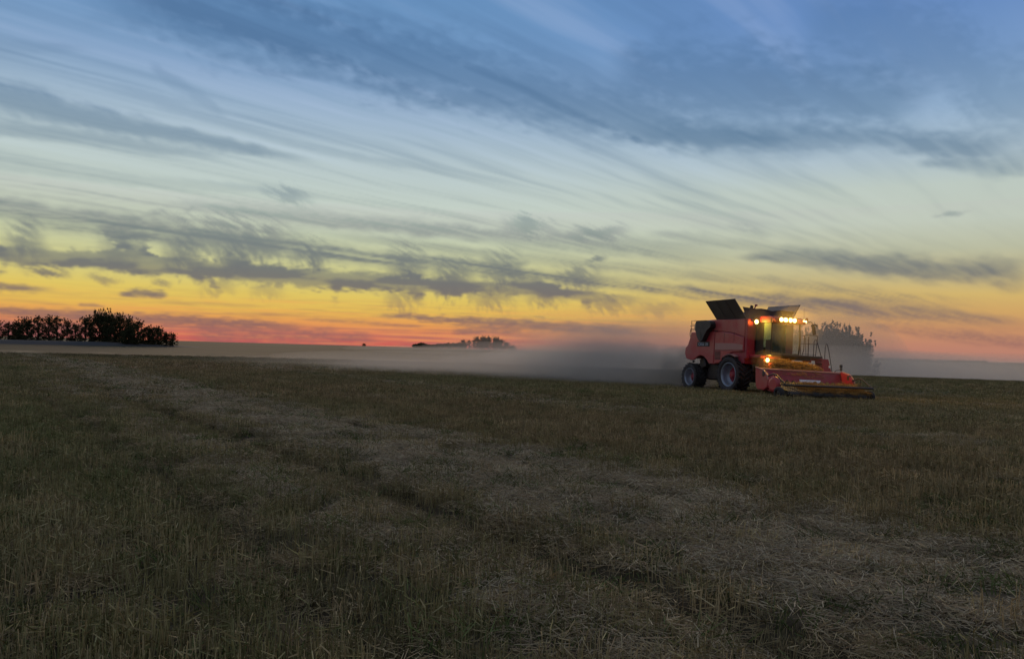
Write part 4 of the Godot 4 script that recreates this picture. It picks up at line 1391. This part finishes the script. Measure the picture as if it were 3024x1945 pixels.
	box(st, Vector3(1.6, 1.9, -1.95), Vector3(0.4, 0.26, 0.34), 0.06)
	box(st, Vector3(1.6, 1.96, -2.4), Vector3(0.3, 0.13, 0.8), 0.03)
	build("step_hinge", st, "red_dark", c)
	st = begin()
	tube(st, [Vector3(1.62, 2.12, -1.53), Vector3(1.62, 3.14, -1.4), Vector3(1.62, 3.15, -1.72), Vector3(1.62, 3.19, -1.82), Vector3(1.62, 3.2, -2.5), Vector3(1.62, 3.16, -2.57), Vector3(1.62, 2.12, -2.47)], 0.02, 7)
	tube(st, [Vector3(1.62, 3.16, -1.72), Vector3(1.62, 2.4, -1.7), Vector3(1.62, 2.12, -1.6)], 0.022, 7)
	tube(st, [Vector3(1.62, 3.05, -1.78), Vector3(1.62, 2.12, -1.86)], 0.016, 6)
	tube(st, [Vector3(1.62, 3.12, -1.99), Vector3(1.62, 2.12, -1.99)], 0.026, 7)
	tube(st, [Vector3(1.62, 2.72, -1.45), Vector3(1.62, 2.74, -2.53)], 0.015, 6)
	tube(st, [Vector3(1.62, 2.2, -1.6), Vector3(1.62, 2.2, -2.45)], 0.014, 6)
	build("railing", st, "black_steel", c)
	var loop_one := [Vector3(1.7, 2.08, -2.27), Vector3(1.7, 2.85, -2.27), Vector3(1.7, 2.95, -2.31), Vector3(1.7, 2.98, -2.37), Vector3(1.7, 2.95, -2.43), Vector3(1.7, 2.8, -2.5), Vector3(1.7, 2.02, -2.82)]
	var loop_two := [Vector3(1.9, 2.02, -2.82), Vector3(1.9, 2.62, -2.83), Vector3(1.9, 2.76, -2.87), Vector3(1.9, 2.79, -2.92), Vector3(1.9, 2.75, -2.97), Vector3(1.9, 2.4, -3.08), Vector3(1.9, 1.41, -3.32), Vector3(1.9, 0.9, -3.4)]
	for pts in [loop_one, loop_two]:
		st = begin()
		tube(st, pts, 0.02, 7)
		build("handrail", st, "black_steel", c)
	st = begin()
	for x in [1.4, 1.9]:
		sheet(st, Vector3(x, 2.02, -2.62), Vector3(x, 2.0, -3.05), Vector3(x, 0.7, -3.5), Vector3(x, 0.62, -2.9), 0.03)
	build("step_frame", st, "red_dark", c)
	for k in 4:
		st = begin()
		box(st, Vector3(1.65, 1.75 - k * 0.32, -2.9 - k * 0.1), Vector3(0.5, 0.04, 0.3), 0.01)
		build("step", st, "black_steel", c)
	st = begin()
	box(st, Vector3(1.935, 1.62, -3.12), Vector3(0.02, 0.12, 0.1), 0.005)
	build("reflector", st, "white_decal", c)

	# ---- feeder house
	st = begin()
	slab(st, outline([1.2, 1.72, 1.2, 0.95, 3.2, 0.3, 3.3, 0.5, 3.25, 1.0, 2.2, 1.55, 1.7, 1.74]), -0.72, 0.72)
	build("feeder_house", st, "red_dark", c)
	pickup_header(c)


func pickup_header(c: Node3D) -> void:
	var h := base("pickup_header", c)
	var st := begin()
	box(st, Vector3(3.2, 1.31, -0.16), Vector3(0.12, 0.09, 4.94), 0.02)
	build("top_beam", st, "decal_band", h)
	st = begin()
	sheet(st, Vector3(3.2, 1.27, 2.32), Vector3(3.2, 1.27, -2.62), Vector3(3.42, 0.42, -2.62), Vector3(3.42, 0.42, 2.32), 0.03)
	sheet(st, Vector3(3.42, 0.42, 2.32), Vector3(3.42, 0.42, -2.62), Vector3(4.2, 0.3, -2.62), Vector3(4.2, 0.3, 2.32), 0.03)
	build("back_sheet", st, "red_clean", h)
	st = begin()
	sheet(st, Vector3(3.342, 0.9, -0.02), Vector3(3.342, 0.9, -1.3), Vector3(3.376, 0.77, -1.3), Vector3(3.376, 0.77, -0.02), 0.012)
	build("white_plate", st, "white_decal", h)
	for s in [[2.32, 2.44], [-2.62, -2.74]]:
		st = begin()
		slab(st, outline([3.14, 1.36, 3.24, 1.36, 3.76, 1.24, 4.0, 1.02, 4.1, 0.8, 4.06, 0.48, 3.8, 0.32, 3.35, 0.34, 3.2, 0.5, 3.16, 0.85]), s[0], s[1], 0.04)
		build("end_shield", st, "red_paint" if s[0] > 0.0 else "red_clean", h)
		st = begin()
		tube(st, [Vector3(3.16, 1.37, s[1]), Vector3(3.3, 1.36, s[1]), Vector3(3.76, 1.25, s[1]), Vector3(4.02, 1.02, s[1]), Vector3(4.1, 0.82, s[1])], 0.03, 7)
		build("shield_rim", st, "decal_band", h)
	st = begin()
	lathe(st, [Vector2(0.001, 0), Vector2(0.34, 0), Vector2(0.38, 0.05), Vector2(0.36, 0.14), Vector2(0.25, 0.18), Vector2(0.001, 0.18)], Vector3(4.47, 0.62, 2.3), Vector3(0, 0, 1), 24)
	build("drive_shield", st, "red_paint", h)
	# auger with its flighting
	st = begin()
	lathe(st, [Vector2(0.15, -2.58), Vector2(0.15, 2.3)], Vector3(3.82, 0.58, 0), Vector3(0, 0, 1), 20)
	for k in 160:
		for s in [1.0, -1.0]:
			var g0 := k * 0.2
			var g1 := (k + 1) * 0.2
			var z0: float = s * (2.28 - k * 0.0115)
			var z1: float = s * (2.28 - (k + 1) * 0.0115)
			var o := Vector3(3.82, 0.58, 0)
			var e0 := Vector3(cos(g0), sin(g0) * s, 0)
			var e1 := Vector3(cos(g1), sin(g1) * s, 0)
			sheet(st, o + e0 * 0.14 + Vector3(0, 0, z0), o + e0 * 0.27 + Vector3(0, 0, z0), o + e1 * 0.27 + Vector3(0, 0, z1), o + e1 * 0.14 + Vector3(0, 0, z1), 0.008)
	build("auger", st, "tank_metal", h)
	# pickup deck: rollers, belts, side plates
	st = begin()
	for z in [2.22, -2.5]:
		st = begin()
		slab(st, outline([4.1, 0.62, 4.1, 0.34, 5.2, 0.12, 5.3, 0.2, 5.26, 0.38]), z, z + 0.05)
		build("pickup_frame", st, "black_steel", h)
	for x in [[4.2, 0.46], [5.14, 0.25]]:
		st = begin()
		lathe(st, [Vector2(0.09, -2.45), Vector2(0.09, 2.2)], Vector3(x[0], x[1], 0), Vector3(0, 0, 1), 16)
		build("roller", st, "black_steel", h)
	for k in 7:
		var z := 1.86 - k * 0.66
		st = begin()
		var loop := []
		for q in 5:
			var g := deg_to_rad(lerpf(102.0, 282.0, q / 4.0))
			loop.append(Vector3(4.2 + cos(g) * 0.11, 0.46 + sin(g) * 0.11, 0))
		for q in 5:
			var g := deg_to_rad(lerpf(-78.0, 102.0, q / 4.0))
			loop.append(Vector3(5.14 + cos(g) * 0.11, 0.25 + sin(g) * 0.11, 0))
		for q in 10:
			var a: Vector3 = loop[q]
			var b: Vector3 = loop[(q + 1) % 10]
			sheet(st, a + Vector3(0, 0, z - 0.27), a + Vector3(0, 0, z + 0.27), b + Vector3(0, 0, z + 0.27), b + Vector3(0, 0, z - 0.27), 0.014)
		# sprung teeth on the belt
		for row in 6:
			for i in 5:
				var p := Vector3(lerpf(4.25, 5.1, row / 5.0), lerpf(0.56, 0.36, row / 5.0), z - 0.25 + i * 0.125)
				tube(st, [p, p + Vector3(0.03, 0.1, 0)], 0.006, 4)
		for i in 5:
			var p := Vector3(5.25, 0.24, z - 0.25 + i * 0.125)
			tube(st, [p, p + Vector3(0.15, -0.03, 0)], 0.009, 4)
			tube(st, [p + Vector3(-0.03, 0.09, 0.06), p + Vector3(0.09, 0.16, 0.06)], 0.009, 4)
		build("belt", st, "belt_rubber", h)
	# the hold-down bar before the pickup, with its springy rods
	st = begin()
	tube(st, [Vector3(5.2, 0.62, 2.46), Vector3(5.24, 0.66, -2.74)], 0.05, 10)
	build("hold_down_bar", st, "black_steel", h)
	st = begin()
	for k in 44:
		var z := 2.4 - k * 0.118
		tube(st, [Vector3(5.2, 0.6, z), Vector3(4.8, 0.66, z + 0.01), Vector3(4.35, 0.78, z)], 0.009, 4)
		tube(st, [Vector3(5.22, 0.64, z), Vector3(5.24, 0.74, z + 0.02)], 0.012, 4)
	var rods := build("hold_down_rods", st, "black_steel", h)
	rods.set_meta("kind", "stuff")
	for z in [2.4, -2.68]:
		st = begin()
		box(st, Vector3(3.76, 1.1, z), Vector3(0.18, 0.26, 0.14), 0.03)
		tube(st, [Vector3(3.76, 1.02, z), Vector3(4.1, 1.0, z), Vector3(4.42, 1.1, z), Vector3(4.62, 1.06, z), Vector3(5.24, 0.68, z)], 0.035, 8)
		tube(st, [Vector3(4.5, 1.06, z), Vector3(4.5, 0.5, z)], 0.022, 7)
		build("bar_arm", st, "black_steel", h)
	for z in [2.6, -2.72]:
		var hub_at := Vector3(5.08, 0.26, z)
		st = begin()
		lathe(st, [Vector2(0.14, -0.1), Vector2(0.22, -0.11), Vector2(0.27, -0.07), Vector2(0.28, 0), Vector2(0.27, 0.07), Vector2(0.22, 0.11), Vector2(0.14, 0.1)], hub_at, Vector3(0, 0, 1), 24)
		build("gauge_wheel", st, "rubber", h)
		st = begin()
		lathe(st, [Vector2(0.001, -0.05), Vector2(0.15, -0.06), Vector2(0.15, 0.06), Vector2(0.001, 0.05)], hub_at, Vector3(0, 0, 1), 20)
		build("gauge_wheel_hub", st, "black_steel", h)
	# marker lamp on a bent stalk at the far end
	st = begin()
	tube(st, [Vector3(3.2, 1.34, -2.28), Vector3(3.2, 1.44, -2.38), Vector3(3.2, 1.47, -2.62)], 0.018, 6)
	build("marker_stalk", st, "black_steel", h)
	st = begin()
	box(st, Vector3(3.2, 1.66, -2.69), Vector3(0.08, 0.16, 0.15), 0.02)
	box(st, Vector3(3.2, 1.5, -2.7), Vector3(0.1, 0.15, 0.14), 0.04)
	build("marker_lamp", st, "black_plastic", h)


# ==================================================================== crop on the header

func header_straw() -> void:
	var frame := combine_frame()
	var r := RandomNumberGenerator.new()
	r.seed = 23
	# name, label, length from z to z, x range, heights of the ridge along it, how many clumps, tone
	for heap in [
		["straw_heap", "golden straw heaped behind the header's top beam below the cab", 1.3, -1.7, 2.35, 3.1, [1.45, 1.75, 1.84, 1.72, 1.78, 1.74, 1.62, 1.3], 1.05, 420],
		["cut_crop", "golden crop lying on the pickup in front of the red header", 1.2, -2.6, 3.75, 5.12, [0.48, 0.7, 0.76, 0.68, 0.63, 0.63, 0.66, 0.74, 0.78, 0.66], 0.4, 900],
	]:
		var root := base(heap[0], self)
		root.transform = frame
		tag(root, heap[1], "straw", "", "stuff")
		var tops: Array = heap[6]
		var crest := func(t: float) -> float:
			var f := clampf(t, 0.0, 1.0) * (tops.size() - 1)
			return lerpf(tops[int(f)], tops[mini(int(f) + 1, tops.size() - 1)], f - int(f))
		var st := begin()
		st.set_smooth_group(4)
		var rows := 28
		var cols := 8
		var pts := []
		for i in rows + 1:
			var t := i / float(rows)
			for k in cols + 1:
				var u := k / float(cols)
				var y: float = lerpf(heap[7], crest.call(t), sin(u * PI) * minf(1.0, sin(t * PI) * 3.0))
				pts.append(Vector3(lerpf(heap[4], heap[5], u), y - 0.05 + r.randf_range(-0.03, 0.03), lerpf(heap[2], heap[3], t)))
		st.set_color(Color(0.16, 0.1, 0.04))
		for i in rows:
			for k in cols:
				var a := i * (cols + 1) + k
				quad(st, pts[a], pts[a + 1], pts[a + cols + 2], pts[a + cols + 1], Vector3.UP)
		build("heap", st, "straw", root)
		var mm := MultiMesh.new()
		mm.transform_format = MultiMesh.TRANSFORM_3D
		mm.use_colors = true
		mm.mesh = clump("lying", 61, 2.0)
		mm.instance_count = heap[8]
		for i in mm.instance_count:
			var t := r.randf()
			var u := r.randf()
			var y: float = lerpf(heap[7], crest.call(t), sin(u * PI) * minf(1.0, sin(t * PI) * 3.0))
			var b := Basis(Vector3(r.randfn(), r.randfn(), r.randfn()).normalized(), r.randf_range(0, 0.6)) * Basis(Vector3.UP, r.randf() * TAU)
			mm.set_instance_transform(i, Transform3D(b.scaled(Vector3.ONE * r.randf_range(0.6, 1.1)), Vector3(lerpf(heap[4], heap[5], u), y - 0.08, lerpf(heap[2], heap[3], t))))
			var v := r.randf_range(0.6, 1.3)
			mm.set_instance_color(i, Color(0.4 * v, 0.25 * v, 0.085 * v))
		var o := MultiMeshInstance3D.new()
		o.name = "loose_straw"
		o.multimesh = mm
		o.material_override = M["straw"]
		o.set_meta("kind", "stuff")
		root.add_child(o, true)


# ==================================================================== dust

func puff(root: Node3D, m: Material, at: Vector3, size: Vector3, turn := 0.0) -> void:
	var f := FogVolume.new()
	f.name = "dust_puff"
	f.shape = RenderingServer.FOG_VOLUME_SHAPE_ELLIPSOID
	f.size = size * 2.0
	f.material = m
	f.position = at
	f.rotation.y = turn
	f.set_meta("kind", "stuff")
	root.add_child(f, true)


func haze(density: float, c: Color) -> FogMaterial:
	var m := FogMaterial.new()
	m.resource_name = "dust"
	m.density = density
	m.albedo = c
	return m


func dust() -> void:
	var root := base("dust_cloud", self)
	tag(root, "pale dust trailing from the combine and lying over the field", "dust", "", "stuff")
	var r := RandomNumberGenerator.new()
	r.seed = 12
	var tone := Color(1.0, 0.95, 0.87)
	var rear := COMBINE_AT - FORWARD * 5.4
	# the trail: fans out between the way the machine came and the way the wind blows
	var front := Vector3(-0.80, 0, -0.60).normalized()
	var back := Vector3(-0.45, 0, -0.89).normalized()
	for i in 46:
		var t := (i + r.randf()) / 46.0
		var s := pow(t, 1.2) * 44.0
		var dir := front.lerp(back, pow(r.randf(), 0.8)).normalized()
		var p := rear + dir * (s + 0.5)
		var grow := 1.0 + s * 0.07
		var size := Vector3(3.0 * grow * r.randf_range(0.8, 1.3), lerpf(2.1, 0.62, smoothstep(0.0, 26.0, s)) * r.randf_range(0.8, 1.2), 2.6 * grow * r.randf_range(0.8, 1.3))
		# keep the near rim of the dust where the wind has carried it
		p += front.cross(Vector3.UP) * -minf(size.x, size.z) * 0.6
		p.y = ground(p.x, p.z) + size.y * r.randf_range(0.3, 0.7)
		puff(root, haze(0.015 / pow(grow, 0.6) * (1.0 - 0.9 * smoothstep(0.35, 1.0, t)) * r.randf_range(0.7, 1.2), tone), p, size, r.randf() * PI)
	# small dark rolls thrown up beside the rear wheels
	for i in 34:
		var p := rear + front * (r.randf() * r.randf() * 13.0 - 0.6) + Vector3(r.randf_range(-0.6, 0.6), 0, r.randf_range(-1.0, 1.0))
		var w := r.randf_range(0.3, 1.1)
		p.y = ground(p.x, p.z) + r.randf() * r.randf_range(0.3, 2.6)
		puff(root, haze(r.randf_range(0.06, 0.24) / w, Color(0.92, 0.85, 0.76)), p, Vector3(w, w * r.randf_range(0.7, 1.3), w), r.randf() * PI)
	# billows that the chopper throws up to the height of the body
	for i in 22:
		var s := r.randf() * 11.0
		var p := rear + front.lerp(back, r.randf()) * (s - 0.4)
		var w := r.randf_range(0.9, 2.0) + s * 0.08
		p.y = ground(p.x, p.z) + r.randf_range(0.6, 3.3) * (1.0 - s * 0.035)
		puff(root, haze(r.randf_range(0.006, 0.022), tone), p, Vector3(w * 1.3, w * r.randf_range(0.6, 1.0), w), r.randf() * PI)
	# thinner dust that has risen behind the machine
	for i in 16:
		var s := pow(i / 15.0, 1.2) * 15.0
		var p := rear + front.lerp(back, r.randf()).normalized() * (s + 1.5) + Vector3(0, 0, -2.0)
		var size := Vector3(r.randf_range(3.0, 5.0) + s * 0.2, r.randf_range(1.3, 2.3), r.randf_range(3.0, 5.0) + s * 0.12)
		p.y = ground(p.x, p.z) + r.randf_range(1.4, 3.4) * (1.0 - s * 0.012)
		puff(root, haze(r.randf_range(0.004, 0.01) * (2.4 - s * 0.13), tone), p, size, r.randf() * PI)
	# low banks of older dust over the far field
	for k in [[-1.0, 150.0, 40.0, 1.5, 50.0, 0.006], [8.0, 230.0, 40.0, 5.0, 70.0, 0.007], [-1.0, 420.0, 40.0, 3.4, 30.0, 0.006], [-4.0, 300.0, 40.0, 1.6, 90.0, 0.003]]:
		var p: Vector3 = polar(k[0], 0.0) * k[1]
		p.y = ground(p.x, p.z) + k[3] * 0.35
		puff(root, haze(k[5], tone), p, Vector3(k[2], k[3], k[4]), deg_to_rad(-k[0]))
	# the haze that fills the hollow on the right and hides the feet of the trees
	for k in [[23.0, 190.0, 55.0, 6.0, 60.0, 0.007], [21.6, 150.0, 13.0, 9.5, 11.0, 0.03], [20.0, 145.0, 34.0, 4.5, 26.0, 0.012], [30.0, 270.0, 120.0, 5.0, 110.0, 0.0035], [14.0, 170.0, 60.0, 5.0, 60.0, 0.007], [27.0, 420.0, 150.0, 6.0, 110.0, 0.0024]]:
		var p: Vector3 = polar(k[0], 0.0) * k[1]
		p.y = ground(p.x, p.z) + k[3] * 0.3
		puff(root, haze(k[5], tone), p, Vector3(k[2], k[3], k[4]), deg_to_rad(-k[0]))
	# a little dust added round the lamps, so that they bloom into halos
	var frame := combine_frame()
	for k in [[2.9, 3.4, 0.0, 1.3, 1.1, 1.6, 0.028], [3.6, 1.2, -0.2, 2.4, 1.3, 3.2, 0.006], [1.8, 3.5, 1.5, 0.9, 0.8, 0.8, 0.05], [2.2, 1.7, 1.0, 0.8, 0.6, 0.7, 0.06]]:
		puff(root, haze(k[6], tone), frame * Vector3(k[0], k[1], k[2]), Vector3(k[3], k[4], k[5]))
